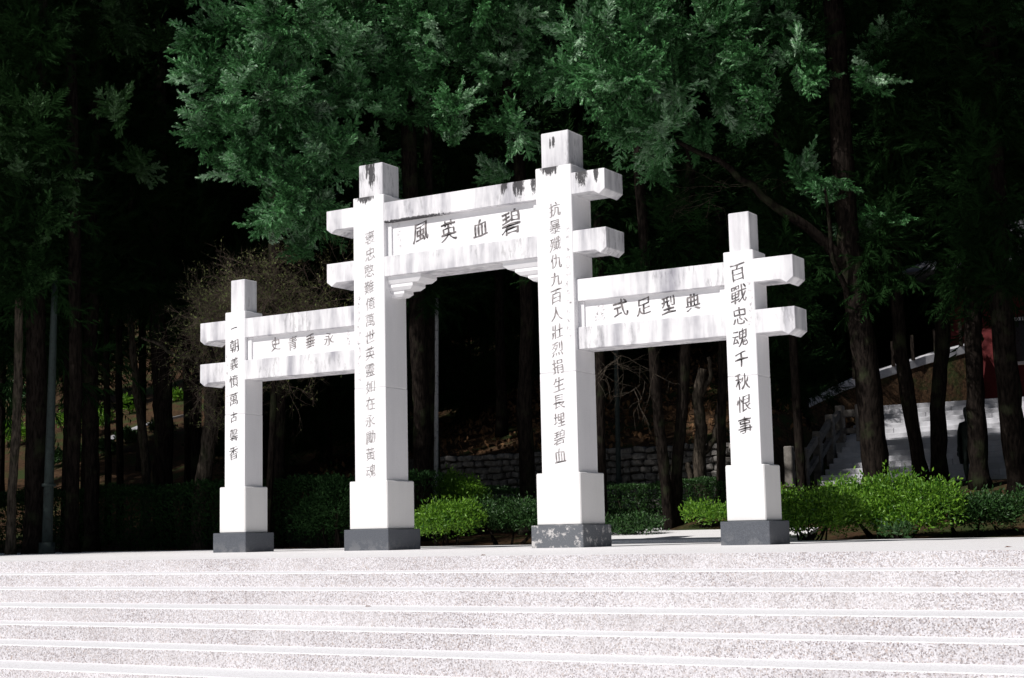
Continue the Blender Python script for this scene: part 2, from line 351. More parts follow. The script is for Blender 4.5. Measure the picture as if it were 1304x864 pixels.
# ---------------------------------------------------------------- the gate
gate = thing('memorial_gate', 'tall white stone memorial archway with four pillars, stacked beams and carved Chinese inscriptions', 'gate', (0, 0, 0))
G = dict(XO=4.6053, XI=1.7189, zbI=.3264, zpI=1.0814, zsI=5.6538, zcI=6.2, zbO=.3206, zpO=1.0851, zsO=4.0501, zcO=4.6079,
         wsI=.3073, wpI=.3706, wbI=.432, wcI=.2369, wsO=.2232, wpO=.2862, wbO=.3587, wcO=.1556,
         dsI=.2951, dpI=.3642, dbI=.4329, dcI=.2273, dsO=.2262, dpO=.2852, dbO=.3591, dcO=.16)
shafts = []
for (X, K, inner, base) in ((-G['XO'], 'O', 0, 'base'), (-G['XI'], 'I', 1, 'base'), (G['XI'], 'I', 1, 'base_blotch'), (G['XO'], 'O', 0, 'base')):
    g = lambda a: G[a+K]
    box_obj('footing', X-g('wb'), X+g('wb'), -g('db'), g('db'), -0.03, g('zb'), M[base], gate, 0.008, (0.004, 0.004))
    box_obj('plinth', X-g('wp'), X+g('wp'), -g('dp'), g('dp'), g('zb'), g('zp'), M['plinth'], gate, 0.014, (0.004, 0.004))
    bm = bmesh.new()
    zj = 2.55 if inner else 2.3
    add_box(bm, X-g('ws'), X+g('ws'), -g('ds'), g('ds'), g('zp'), zj-0.004, 0.006)
    add_box(bm, X-g('ws')+.004, X+g('ws')-.004, -g('ds')+.004, g('ds')-.004, zj-0.004, zj+0.004)
    add_box(bm, X-g('ws'), X+g('ws'), -g('ds'), g('ds'), zj+0.004, g('zs'), 0.010)
    shafts.append(bm_obj('pillar', bm, M['white'], gate))
    box_obj('pillar_cap', X-g('wc'), X+g('wc'), -g('dc'), g('dc'), g('zs'), g('zc'), M['cap'], gate, 0.012)

def beam(xa, xb, z0, z1, d, endl, endr, tip=0.055, ch=0.10):
    """beam with hooked, chamfered free ends"""
    h = z1-z0; pts = []
    if endl: pts += [(xa, z1), (xa, z0+0.02), (xa+ch, z0-tip), (xa+ch+0.09, z0)]
    else: pts += [(xa, z1), (xa, z0)]
    if endr: pts += [(xb-ch-0.09, z0), (xb-ch, z0-tip), (xb, z0+0.02), (xb, z1)]
    else: pts += [(xb, z0), (xb, z1)]
    bm = bmesh.new(); add_profile(bm, pts[::-1], -d, d, 0.007); return bm_obj('beam', bm, M['beam'], gate)
I_T, I_B, L_T, L_B = 5.5132, 5.1874, 4.6369, 4.3119
O_T, O_B, P_T, P_B = 3.9165, 3.5898, 3.2057, 2.8762
dI, dO = 0.2871, 0.2235
beam(-2.5805, 2.5805, I_B, I_T, dI, 1, 1); beam(-2.5805, 2.5805, L_B, L_T, dI, 1, 1)
for s in (-1, 1):
    a, bb = sorted((s*5.3987, s*(G['XI']+0.25)))
    for z0, z1 in ((O_B, O_T), (P_B, P_T)): beam(a, bb, z0, z1, dO, s < 0, s > 0)
panels = {}
def panel(xa, xb, z0, z1, d, rec, key):
    bm = bmesh.new(); add_box(bm, xa, xb, -d+rec, d-rec, z0-0.003, z1+0.003)
    panels[key] = (bm_obj('name_panel', bm, M['panel'], gate), xa, xb, z0, z1, -d+rec)
    for x0, x1 in ((xa, xa+0.10), (xb-0.10, xb)):
        box_obj('panel_jamb', x0+0.001, x1-0.001, -d+rec-0.03, d-rec+0.03, z0+0.001, z1-0.001, M['panel'], gate, 0.006)
panel(-G['XI']+.30, G['XI']-.30, L_T, I_B, dI, 0.10, 'c')
panel(-G['XO']+.22, -G['XI']-.30, P_T, O_B, dO, 0.085, 'l')
panel(G['XI']+.30, G['XO']-.22, P_T, O_B, dO, 0.085, 'r')
# stepped brackets under the middle beam
for s in (-1, 1):
    x0 = -s*(G['XI']-.30) if s > 0 else (G['XI']-.30)
    bm = bmesh.new(); zt = L_B
    for (L, hd, h) in ((0.66, 0.225, 0.115), (0.47, 0.18, 0.105), (0.27, 0.13, 0.10)):
        xo = x0 + (L if s > 0 else -L)
        def ring(xe, d, z):
            return [Vector((x0, -d, z)), Vector((xe, -d, z)), Vector((xe, d, z)), Vector((x0, d, z))]
        inn = (L-0.07); xi = x0 + (inn if s > 0 else -inn)
        rs = [ring(xo, hd, zt), ring(xo, hd, zt-h*0.5), ring(xi, hd-0.035, zt-h)]
        vr = [[bm.verts.new(q) for q in r_] for r_ in rs]
        fs = [bm.faces.new(vr[0]), bm.faces.new(vr[2][::-1])]
        for a in range(2):
            for k in range(4): fs.append(bm.faces.new((vr[a][k], vr[a+1][k], vr[a+1][(k+1) % 4], vr[a][(k+1) % 4])))
        bmesh.ops.recalc_face_normals(bm, faces=fs); zt -= h + 0.0005
    bm_obj('stepped_bracket', bm, M['white'], gate)

# ---------------------------------------------------------------- lettering
def glyph_mesh(ch, off=0.0, seed=0):
    """the character as a thin mesh, unit size, reshaped towards brush writing"""
    cu = bpy.data.curves.new('glyph', 'FONT'); cu.body = ch; cu.size = 1.0; cu.resolution_u = 3; cu.offset = off
    ob = bpy.data.objects.new('glyph', cu); col.objects.link(ob)
    dg = bpy.context.evaluated_depsgraph_get(); me = bpy.data.meshes.new_from_object(ob.evaluated_get(dg))
    bpy.data.objects.remove(ob); bpy.data.curves.remove(cu)
    n = len(me.vertices); co = np.zeros(n*3); me.vertices.foreach_get('co', co); co = co.reshape(-1, 3)
    lo, hi = co.min(0), co.max(0); c = (lo+hi)/2
    co[:, :2] = (co[:, :2]-c[:2])
    if ch not in '一': co[:, :2] /= max(hi[1]-lo[1], (hi[0]-lo[0]))
    bm = bmesh.new(); bm.from_mesh(me); bm.verts.ensure_lookup_table()
    for v, q in zip(bm.verts, co): v.co = (q[0], q[1], 0)
    bmesh.ops.remove_doubles(bm, verts=bm.verts, dist=1e-4)
    long_ = [e for e in bm.edges if e.is_boundary and e.calc_length() > 0.12]
    bmesh.ops.subdivide_edges(bm, edges=long_, cuts=3)
    disp = {}
    for v in bm.verts:
        nn = Vector((0, 0, 0))
        for e in v.link_edges:
            if e.is_boundary and len(e.link_faces) == 1:
                f = e.link_faces[0]; mid = (e.verts[0].co+e.verts[1].co)/2; t = (e.verts[1].co-e.verts[0].co)
                if t.length < 1e-9: continue
                n_ = Vector((t.y, -t.x, 0)).normalized()
                if n_.dot(mid-f.calc_center_median()) < 0: n_ = -n_
                nn += n_
        if nn.length > 0:
            nn.normalize(); h = noise.noise(Vector((v.co.x*4+seed, v.co.y*4, seed*1.7)))
            k = (0.014*abs(nn.x) - 0.016*abs(nn.y)) + 0.032*h
            disp[v] = nn*k
    for v, d in disp.items(): v.co += d
    for v in bm.verts:
        x, y = v.co.x, v.co.y
        x2 = x*0.90 + 0.05*math.sin(y*3+seed)*0.5 - 0.03*y
        y2 = y*(1.0) + 0.17*x + 0.03*math.sin(x*5+seed) - 0.05*x*x
        v.co = (x2, 0, y2)
    bm.to_mesh(me); bm.free(); return me
def write(text, parent, mat, places, size, yface, off=-0.002):
    for i, (ch, (x, z)) in enumerate(zip(text, places)):
        me = glyph_mesh(ch, off, seed=i*2.3+x)
        s = size[i] if isinstance(size, (list, tuple)) else size
        co = np.zeros(len(me.vertices)*3); me.vertices.foreach_get('co', co); co = co.reshape(-1, 3)*s
        co += (x, yface-0.0035, z); me.vertices.foreach_set('co', co.ravel())
        me.materials.clear(); me.materials.append(mat); me.update()
        o = link('character', me, parent)
def column_places(x, ztop, zbot, n, seed):
    rg = random.Random(seed); return [(x+rg.uniform(-.012, .012), ztop+(zbot-ztop)*i/(n-1)) for i in range(n)]
def plane_pt(px, py, y):
    r = ray(px, py); t = (y-CAM.y)/r.y; p = CAM + r*t; return p.x, p.z
ysI, ysO = -G['dsI'], -G['dsO']
def colplace(px0, py0, px1, py1, n, y, seed):
    rg = random.Random(seed); a = plane_pt(px0, py0, y); b_ = plane_pt(px1, py1, y)
    return [(a[0]+(b_[0]-a[0])*i/(n-1)+rg.uniform(-.01, .01), a[1]+(b_[1]-a[1])*i/(n-1)) for i in range(n)]
write('一朝義憤萬古馨香', shafts[0], M['ink'], colplace(298.3, 418, 297.5, 577, 8, ysO, 1), [.17, .22, .2, .21, .21, .17, .2, .22], ysO)
write('褒忠愍難億萬世英靈如在永勵黃魂', shafts[1], M['ink_pale'], colplace(470.5, 303, 472, 600, 15, ysI, 2), .205, ysI)
write('抗暴殲仇九百人壯烈捐生長埋碧血', shafts[2], M['ink_faded'], colplace(706.5, 267, 713, 580, 15, ysI, 3), .21, ysI)
write('百戰忠魂千秋恨事', shafts[3], M['ink'], colplace(940, 347, 948, 542, 8, ysO, 4), [.24, .26, .24, .25, .22, .23, .23, .23], ysO)
for key, text, pxs, sz, mat in (('c', '風英血碧', ((536, 296), (571, 294), (612, 290), (650, 283.5)), (.34, .33, .29, .38), 'ink'),
                           ('l', '史青垂永', ((351, 438.5), (373, 437), (395, 434), (419, 431.5)), (.22, .22, .22, .22), 'ink_faded'),
                           ('r', '式足型典', ((790, 392), (820, 390.5), (851, 388), (882.5, 385)), (.26, .26, .25, .25), 'ink')):
    p = panels[key]; write(text, p[0], M[mat], [plane_pt(a, b2, p[5]) for a, b2 in pxs], sz, p[5], 0.007)
# small worn side inscriptions, no longer legible: clusters of short strokes
def worn_marks(parent, spots, y, size, seed):
    rg = random.Random(seed); bm = bmesh.new()
    for (x, z) in spots:
        for _ in range(5):
            cx, cz = x+rg.uniform(-.3, .3)*size, z+rg.uniform(-.35, .35)*size
            L = rg.uniform(.25, .55)*size; a = rg.choice((0.15, 0.2, 1.5, 1.4, -0.9, 0.9))+rg.uniform(-.15, .15); t = 0.055*size
            d = Vector((math.cos(a), 0, math.sin(a)))*L/2; nn = Vector((-math.sin(a), 0, math.cos(a)))*t
            c0 = Vector((cx, y-0.003, cz)); bm.faces.new([bm.verts.new(q) for q in (c0-d-nn, c0+d-nn*.4, c0+d+nn*.4, c0-d+nn)])
    tag(bm_obj('worn_inscription', bm, M['ink_faint'], parent), 'faint worn small writing', kind='stuff')
worn_marks(shafts[2], colplace(722.5, 293, 725, 430, 13, ysI, 5), ysI, .10, 5)
worn_marks(shafts[1], colplace(456.5, 380, 458, 483, 12, ysI, 6), ysI, .10, 6)
worn_marks(shafts[3], colplace(955, 360, 956.5, 412, 7, ysO, 7), ysO, .085, 7)
worn_marks(shafts[0], colplace(289.5, 455, 289.5, 515, 7, ysO, 8), ysO, .085, 8)
for key, a in (('c', ((507, 287), (508, 297), (509, 305), (509, 314))), ('l', ((443, 424), (443.5, 429), (444, 434), (444, 439))), ('r', ((767, 390), (767.5, 397), (768, 404), (761, 391), (761, 398), (761, 405)))):
    p = panels[key]; worn_marks(p[0], [plane_pt(q[0], q[1], p[5]) for q in a], p[5], .10, 9)
#FOLIAGE
# ---------------------------------------------------------------- foliage building blocks
def tri_mesh(name, tris, tint, mat):
    """tris (n,3,3) -> mesh with a per-face tint"""
    n = len(tris); me = bpy.data.meshes.new(name)
    me.vertices.add(n*3); me.vertices.foreach_set('co', tris.reshape(-1).astype(np.float32))
    me.loops.add(n*3); me.loops.foreach_set('vertex_index', np.arange(n*3, dtype=np.int32))
    me.polygons.add(n); me.polygons.foreach_set('loop_start', np.arange(0, n*3, 3, dtype=np.int32))
    me.polygons.foreach_set('loop_total', np.full(n, 3, dtype=np.int32))
    a = me.attributes.new('tint', 'FLOAT', 'FACE'); a.data.foreach_set('value', tint.astype(np.float32))
    me.materials.append(mat); me.update(calc_edges=True); return me
def unit(v): return v/np.maximum(np.linalg.norm(v, axis=-1, keepdims=True), 1e-9)
def frames(d, rng):
    """rotation matrices whose first column is d, random roll"""
    r = unit(np.cross(d, rng.normal(size=d.shape))); u = np.cross(d, r)
    return np.stack([d, r, u], -1)
def spray(rng, L, pairs=7):
    """flat feathery conifer branchlet along +x"""
    t = []
    for i in range(pairs):
        f = (i+0.4)/pairs; x = L*f; l = L*0.46*(1-0.72*f)+0.015
        for s in (-1, 1):
            a = R(30+rng.uniform(-12, 14)); dx, dy = math.cos(a)*l, s*math.sin(a)*l; wd = 0.016+0.013*rng.random()
            z = rng.uniform(-.02, .02)-0.10*f*f*L
            t.append([[x-wd, 0, z], [x+wd, s*0.004, z], [x+dx, dy, z-0.02-rng.uniform(0, .03)]])
    t.append([[0, -.012, 0], [0, .012, 0], [L*1.05, 0, -0.10*L]])
    return np.array(t)
def plume(rng, L=0.62, n=16, slen=0.215):
    out = []
    for i in range(n):
        f = (i+0.5)/n; s = spray(rng, slen*(1.1-0.45*f)*rng.uniform(.8, 1.2))
        a = R(rng.uniform(25, 60))*(1 if i % 2 else -1); b_ = R(rng.uniform(-35, 35))
        Rm = np.array(Matrix.Rotation(a, 3, 'Z') @ Matrix.Rotation(b_, 3, 'Y') @ Matrix.Rotation(R(rng.uniform(-50, 50)), 3, 'X'))
        out.append(s @ Rm.T + np.array([L*f, rng.uniform(-.04, .04), -0.10*f*f+rng.uniform(-.04, .04)]))
    out.append(spray(rng, slen) + np.array([L*.9, 0, -.1]))
    out.append(np.array([[[0, -.012, 0], [0, .012, 0], [L, 0, -.1]]]))
    return np.concatenate(out)
_rg = np.random.default_rng(11)
PLUMES = [plume(_rg) for _ in range(6)]
COARSE = [plume(_rg, 1.1, 9, 0.46)*1.15 for _ in range(4)]
def crown_tris(lobes, rng, density=1.0, lib=PLUMES, scale=1.0, hang=0.0, inner=0.35):
    """lobes: (centre, radii). Boughs are set over each lobe; the plumes of one bough fan out from one point, with gaps between boughs"""
    T, C = [], []
    for c, r in lobes:
        r = np.array(r, float) if hasattr(r, '__len__') else np.full(3, float(r))
        nb = max(3, int(density*(13 if lib is PLUMES else 6.5)*(r.mean()/0.9)**2/scale**2)); per = 8 if lib is COARSE else 7
        d = unit(rng.normal(size=(nb, 3))); k = 1-inner*rng.random(nb)**1.5
        root = np.array(c) + d*r*k[:, None]*rng.uniform(.7, 1.05, (nb, 1)) - d*0.42*scale
        bd = unit(d*0.9 + np.array([0, 0, 0.25-hang]) + rng.normal(size=(nb, 3))*0.25)
        n = nb*per; p = np.repeat(root, per, 0) + rng.normal(size=(n, 3))*0.11*scale
        dirs = unit(np.repeat(bd, per, 0) + rng.normal(size=(n, 3))*0.40 + np.array(SUNV)*0.35)
        up = unit(np.array([0, 0, 1.0]) + rng.normal(size=(n, 3))*0.5); rr = unit(np.cross(up, dirs)); uu = np.cross(dirs, rr)
        F = np.stack([dirs, rr, uu], -1); tone = np.repeat(rng.uniform(0, 1.0, nb)**1.5, per)
        for i in range(n):
            t = lib[rng.integers(len(lib))]; s = scale*rng.uniform(.6, 1.15)
            T.append((t*s) @ F[i].T + p[i]); C.append(np.clip(0.05+0.55*tone[i]+0.3*rng.random()+rng.normal(size=len(t))*0.13, 0, 1))
    return np.concatenate(T), np.concatenate(C)
def leaf_cloud(pos, nrm, rng, size, aspect=0.45):
    """one folded diamond leaf (2 triangles) per position"""
    n = len(pos); d = unit(nrm*0.7 + rng.normal(size=(n, 3))*0.6 + np.array([0, 0, .35])); F = frames(d, rng)
    s = size*rng.uniform(.6, 1.3, n)
    a = np.array([0, 0, 0.]); b1 = np.array([.5, aspect/2, .10]); b2 = np.array([.5, -aspect/2, .10]); c = np.array([1, 0, 0.])
    tr = np.array([[a, b1, c], [a, c, b2]])
    T = np.einsum('nij,tvj->ntvi', F, tr)*s[:, None, None, None] + pos[:, None, None, :]
    tint = np.repeat(np.clip(rng.normal(.5, .25, n), 0, 1), 2)
    return T.reshape(-1, 3, 3), tint
def bush_points(lobes, n, rng, shell=0.45, clump=0.16):
    P, Q = [], []
    tot = sum(np.prod(np.array(r)[:2]) for _, r in lobes)
    for c, r in lobes:
        r = np.array(r); m = int(n*np.prod(r[:2])/tot); tw = max(3, m//14)
        d = unit(rng.normal(size=(tw, 3))*np.array([1, 1, .9])); d[:, 2] = np.abs(d[:, 2])*1.0-0.25*(rng.random(tw) < .4)
        k = 1-shell*rng.random(tw)**1.3; tip = np.array(c) + d*r*k[:, None]*rng.uniform(.88, 1.12, (tw, 1))
        idx = rng.integers(0, tw, m); off = rng.normal(size=(m, 3))*clump*0.45
        P.append(tip[idx]+off); Q.append(unit(d[idx] + off*2))
    return np.concatenate(P), np.concatenate(Q)

# ---------------------------------------------------------------- sun gaps kept open in the added shade foliage
def seen(c, r):
    v = Vector(c)-CAM; d = v.dot(FWD)
    if d < 1: return False
    x = 652+FPX*v.dot(RT)/d; y = 432-FPX*v.dot(UP)/d; m = r*FPX/d
    return -m < x < 1304+m and -m < y < 864+m
KEEP = [Vector(q) for q in [(x, 0, z) for x in (-5.4, -4.6, -3, -1.7) for z in (.3, 2, 4, 4.6)] + [(x, 0, z) for x in (0, 1.7, 2.6) for z in (.3, 3, 6.2)] + [(x, 0, z) for x in (3.5, 4.6, 5.4) for z in (.3, 3, 4.6)]
        + [(x, 5.2, z) for x in np.arange(-3.6, 9, .7) for z in (.2, 1.0)] + [(x, y, 0) for x in np.arange(-9, 12, 1.5) for y in (-6, -3, 0, 3)]
        + [(x, 20, z) for x in (-.5, .7, 2, 3.2, 4.4) for z in (2.5, 3.3)]]
KEEP += [Vector((x, -.2, z)) for x in (-5.4, -5.0, -4.6, -4.0, -3.4, -2.8, -2.2) for z in (.2, .8, 1.4, 2.0, 2.6, 3.2, 3.8, 4.5)] + [Vector((.3, 16.2, 1.9)), Vector((1.3, 15.8, 1.6)), Vector((0, 15.5, 1.3))]
KEEP += [pt(a, b_, d) for a, b_, d in ((1050, 497, 46), (1075, 487, 47), (1110, 475, 47.5), (1150, 462, 48.5), (1270, 480, 52), (300, 60, 30.5), (360, 30, 30), (420, 70, 30), (330, 120, 30), (285, 165, 30), (375, 150, 30), (420, 200, 30), (310, 225, 30), (365, 255, 30), (405, 285, 30.5), (455, 120, 31), (265, 100, 30.5), (450, 20, 31),
        (530, 30, 32), (600, 20, 32), (500, 90, 32), (560, 80, 31.8), (585, 140, 31.6), (580, 180, 31.6), (655, 165, 32), (690, 100, 32.6), (640, 40, 32.4),
        (745, 40, 28.4), (800, 40, 28.3), (860, 50, 28.8), (735, 100, 28), (785, 105, 28), (845, 110, 28), (800, 155, 28), (850, 165, 28.3), (890, 170, 29), (915, 40, 29), (905, 100, 29.3), (960, 100, 29), (980, 130, 28.8), (1010, 75, 29), (1000, 30, 29),
        (1060, 245, 28.8), (1095, 285, 29.7), (1140, 280, 30.2), (1110, 105, 29), (20, 130, 29.5), (255, 330, 33), (310, 320, 33), (370, 340, 33), (280, 380, 33), (420, 380, 33), (270, 590, 34), (565, 622, 34.4), (582, 615, 34.5), (600, 625, 34.4), (575, 560, 41), (600, 555, 42), (640, 548, 42), (580, 575, 40), (870, 560, 38), (890, 530, 40), (910, 545, 39), (880, 600, 35), (905, 600, 35), (60, 590, 40), (110, 560, 44))]
def clear(c, r):
    c = Vector(c)
    for k in KEEP:
        v = c-k; s = v.dot(SUNV)
        if s > r*1.05 and (v-SUNV*s).length < r*0.95+0.45: return False
    return True
# ---------------------------------------------------------------- trees
def trunk_bm(path, rads, rng, n=10, sub=5, wob=0.05, flare=1.5):
    pts, rr = [], []
    for i in range(len(path)-1):
        a, b_ = Vector(path[i]), Vector(path[i+1])
        for k in range(sub):
            t = k/sub; pts.append(a.lerp(b_, t)+Vector((rng.uniform(-1, 1), rng.uniform(-1, 1), 0))*wob*rads[0]*(0 if i == 0 and k == 0 else 1))
            rr.append(rads[i]*(1-t)+rads[i+1]*t)
    pts.append(Vector(path[-1])); rr.append(rads[-1])
    rr[0] *= flare; rr[1] *= 1+(flare-1)*.3
    bm = bmesh.new(); add_tube(bm, pts, rr, n, 0.10, rng); return bm, pts
def tree(label, x, y, path, rads, limbs=(), crown=None, bark='bark', group='trees behind the gate', name='conifer_tree', flare=1.35, seed=0):
    z = gz(x, y)-0.06; rng = random.Random(seed)
    t = thing(name, label, 'tree', (x, y, z), 0, group)
    bm, pts = trunk_bm(path, rads, rng, flare=flare); bm_obj('trunk', bm, M[bark], t, True)
    for (pth, r0, r1) in limbs:
        bm = bmesh.new(); n = len(pth)
        pp = []
        for i in range(n-1):
            for k in range(4): pp.append(Vector(pth[i]).lerp(Vector(pth[i+1]), k/4)+Vector((rng.uniform(-1, 1), rng.uniform(-1, 1), rng.uniform(-1, 1)))*r0*.35*(k > 0))
        pp.append(Vector(pth[-1])); add_tube(bm, pp, [r0+(r1-r0)*i/(len(pp)-1) for i in range(len(pp))], 7, .08, rng)
        bm_obj('limb', bm, M[bark], t, True)
    if crown is not None:
        for me, off, rz, s in crown:
            o = link('crown', me, t, off); o.rotation_euler = (0, 0, rz); o.scale = s
    return t
# generic crowns, shared by the trees further back
GEN = []
for k in range(3):
    rg = np.random.default_rng(100+k); lob = []
    for i in range(15):
        h = rg.uniform(0, 1); rr = 2.7*(1-h*.55); a = rg.uniform(0, 6.28); q = rg.uniform(.3, 1)*rr
        lob.append(((math.cos(a)*q, math.sin(a)*q, h*8.5), (1.5-.4*h, 1.5-.4*h, 1.25)))
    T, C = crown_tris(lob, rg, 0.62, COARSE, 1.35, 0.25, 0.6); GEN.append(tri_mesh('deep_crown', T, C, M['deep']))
def generic(px, D, base, width, label, group, lean=0.0, height=9.0, s=1.0, seed=0, bark='bark', off=0.0):
    x, y = spot(px, D); rg = random.Random(seed)
    path = [(0, 0, 0), (lean*.5, 0, height*.4), (lean, 0.1, height)]
    return tree(label, x, y, path, [width/2, width*.42, width*.2], (), [(GEN[seed % 3], (lean, 0, base), rg.uniform(0, 6.28), (s, s, s))] + ([(GEN[(seed+1) % 3], (lean, 0, base+8*s), rg.uniform(0, 6.28), (s*.8, s*.8, s))] if D > 45 else []), bark, group, seed=seed)

def local_path(px_pts, D, x, y):
    """trunk outline points seen at distance D, in the tree's own coordinates"""
    z0 = gz(x, y)-0.06
    return [tuple(pt(a, b_, D)-Vector((x, y, z0))) for a, b_ in px_pts]
def seen_tree(label, pts_px, D, w0, w1, limbs=(), crown=None, bark='bark', seed=0, name='conifer_tree', top=None, group='trees behind the gate', flare=1.35):
    """a tree whose trunk follows the given line; its foot is carried down to the ground"""
    x, y = spot(pts_px[0][0], D); z0 = gz(x, y)-0.06
    path = local_path(pts_px, D, x, y); foot = (path[0][0], path[0][1], 0.0)
    path = [foot] + [p for p in path if p[2] > 0.3]
    if top: path.append((path[-1][0]+top[0], path[-1][1]+top[1], path[-1][2]+top[2]))
    n = len(path); rad = [w0+(w1-w0)*i/(n-1) for i in range(n)]
    lm = []
    for pl, DD, r0, r1 in limbs: lm.append(([tuple(pt(a, b_, dd)-Vector((x, y, z0))) for (a, b_), dd in zip(pl, DD)], r0, r1))
    cr = None
    if crown is not None:
        cr = []
        for (me) in crown: cr.append((me, (-x, -y, -z0), 0, (1, 1, 1)))
    return tree(label, x, y, path, rad, lm, cr, bark, group, name, flare, seed)
def px_lobes(spec, jit, rng):
    out = []
    for q in spec:
        px, py, D, r = q[:4]; m = r*D/FPX
        if py < 0 and not clear(pt(px, py, D), m): continue
        out.append((tuple(pt(px, py, D+rng.uniform(-jit, jit))), (m, m, m*(q[4] if len(q) > 4 else 1.0))))
    return out
def dark_head(p, D, seed, n=9):
    rg = np.random.default_rng(seed); x0, y0 = p[-1]; x1, y1 = p[-2]; lob = []
    for k in range(n):
        yy = 360-k*48; xx = x0+(x1-x0)*(yy-y0)/(y1-y0)
        xx = min(max(xx, min(x0, x1)-60), max(x0, x1)+60)
        lob.append((xx+rg.uniform(-22, 22), yy, D-.5, rg.uniform(26, 42)))
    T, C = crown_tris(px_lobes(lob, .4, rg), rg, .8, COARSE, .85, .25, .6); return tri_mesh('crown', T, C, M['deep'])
def hero(spec, seed, mat='cypress', density=1.0, jit=0.6, scale=1.0, hang=0.0):
    rg = np.random.default_rng(seed); T, C = crown_tris(px_lobes(spec, jit, rg), rg, density, PLUMES, scale*.84, hang)
    return tri_mesh('crown', T, C, M[mat])

crA = hero([(270, 100, 31, 42), (300, 55, 31.5, 60), (360, 30, 31, 60), (420, 70, 31, 60), (330, 120, 30.5, 62), (285, 165, 31, 48), (375, 150, 31, 62),
            (420, 200, 31, 55), (310, 225, 31, 48), (365, 255, 31, 48), (405, 285, 31.5, 36), (455, 120, 31.5, 50), (445, 20, 32, 55), (330, 180, 31, 50),
            (250, 60, 32, 30), (395, 320, 32, 26), (340, 290, 32, 28), (300, -40, 32, 70), (390, -50, 32, 80), (340, -150, 32, 90), (430, -150, 32, 90)], 1, density=0.9)
crB = hero([(530, 30, 33, 60), (600, 20, 33, 60), (670, 40, 33, 55), (500, 90, 33, 48), (560, 80, 32.6, 50), (620, 90, 33, 50), (690, 100, 33.4, 42), (585, 140, 32, 28, 1.3), (575, 175, 32, 22, 1.1),
            (655, 165, 32.6, 30), (520, 150, 34, 35), (640, 225, 34, 22), (470, 200, 33.5, 32), (500, 240, 34.5, 32), (560, -60, 33, 80), (660, -70, 33, 80), (610, -170, 33, 100)], 2, density=0.9)
crC = hero([(745, 40, 29, 45), (800, 40, 29, 60), (860, 50, 29.5, 60), (735, 100, 28.6, 38), (785, 105, 28.6, 55), (845, 110, 28.8, 55), (800, 155, 28.8, 45), (850, 165, 29, 45), (890, 170, 29.4, 32),
            (915, 40, 30, 50), (905, 100, 30, 42), (960, 100, 29.5, 30), (980, 130, 29.2, 32), (1010, 75, 29.6, 34), (1000, 30, 30, 45), (950, 30, 30, 45), (1045, 60, 30.5, 30), (940, 165, 30, 22),
            (1030, 100, 29.4, 22), (960, 75, 29.4, 28), (840, 215, 30, 24), (780, 30, 29, 60), (820, -60, 29.5, 80), (930, -60, 30, 80), (1020, -50, 30, 70), (870, -150, 30, 60), (800, -130, 30, 60)], 3, density=0.9)
crD = hero([(1060, 245, 29, 26, .7), (1030, 225, 30, 14, .7), (1120, 60, 30, 32), (1110, 105, 29.5, 22), (1150, 25, 30.5, 36), (1180, 120, 31, 26, .6), (1095, 285, 30, 18, .6), (1140, 280, 30.5, 22, .6),
             (1200, 200, 32, 30), (1265, 110, 31, 35), (1100, -50, 31, 80), (1200, -60, 31, 90), (1280, -40, 31, 90), (1180, -170, 31, 120)], 4, 'cypress', density=0.75)
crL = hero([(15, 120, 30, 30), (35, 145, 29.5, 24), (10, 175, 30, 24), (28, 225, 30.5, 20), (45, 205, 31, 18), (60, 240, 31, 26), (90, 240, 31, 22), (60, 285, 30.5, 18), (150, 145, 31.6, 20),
            (50, 320, 30, 28, .7), (10, 340, 31, 24), (35, 365, 31, 26, .6), (60, 30, 34, 40), (150, 20, 34, 45), (205, 60, 35, 30), (170, 215, 34, 24), (60, -60, 31, 90), (170, -70, 32, 90), (0, -60, 31, 70)], 5, 'cypress_shaded', density=0.7)

def shade_canopy(x0, x1, y0, y1, z0, z1, n, seed):  # unseen foliage added outside the frame to shade the trunks and slope
    rg = np.random.default_rng(seed); lob = []
    for _ in range(n):
        c = (rg.uniform(x0, x1), rg.uniform(y0, y1), rg.uniform(z0, z1)); r = rg.uniform(.7, 1.15)
        if not seen(c, r*1.5) and clear(c, r): lob.append((c, (r, r, r*.8)))
    print('canopy lobes', len(lob)); T, C = crown_tris(lob, rg, .55, COARSE, 1.1, .1, .9); return tri_mesh('added_shade_crown', T, C, M['deep'])
cpR = shade_canopy(-1, 12, .5, 9, 9, 17, 420, 21); cpM = shade_canopy(-8, 0, .5, 10, 9, 18, 300, 22); cpL = shade_canopy(-22, -8, -7, 7, 5, 19, 800, 23)
seen_tree('large sunlit cypress whose bright crown hangs over the left bay of the gate', [(352, 600), (355, 420), (350, 250), (350, 60)], 33, .20, .12, (), [crA, cpM], seed=1)
seen_tree('cypress behind the middle bay with a drooping bright spray between the tall pillars', [(672, 650), (668, 520), (672, 400), (660, 200), (630, 20)], 34, .20, .12, (), [crB], seed=2)
seen_tree('thick-trunked cypress right of the gate whose pale green crown spreads over the tallest pillar', [(1115, 605), (1105, 480), (1090, 380), (1078, 290), (1070, 150), (1060, 0)], 30, .27, .2,
          [([(1084, 340), (1040, 300), (985, 262), (930, 215), (860, 180)], (30, 29.8, 29.5, 29.3, 29.1), .13, .04),
           ([(1090, 400), (1060, 330), (1050, 240)], (30, 29.6, 29.4), .07, .03)], [crC, crD, cpR], seed=3)
seen_tree('dim cypress at the far left edge with a few lit sprays', [(92, 640), (96, 500), (95, 300), (90, 60)], 33, .16, .12, (), [crL, cpL], seed=4)
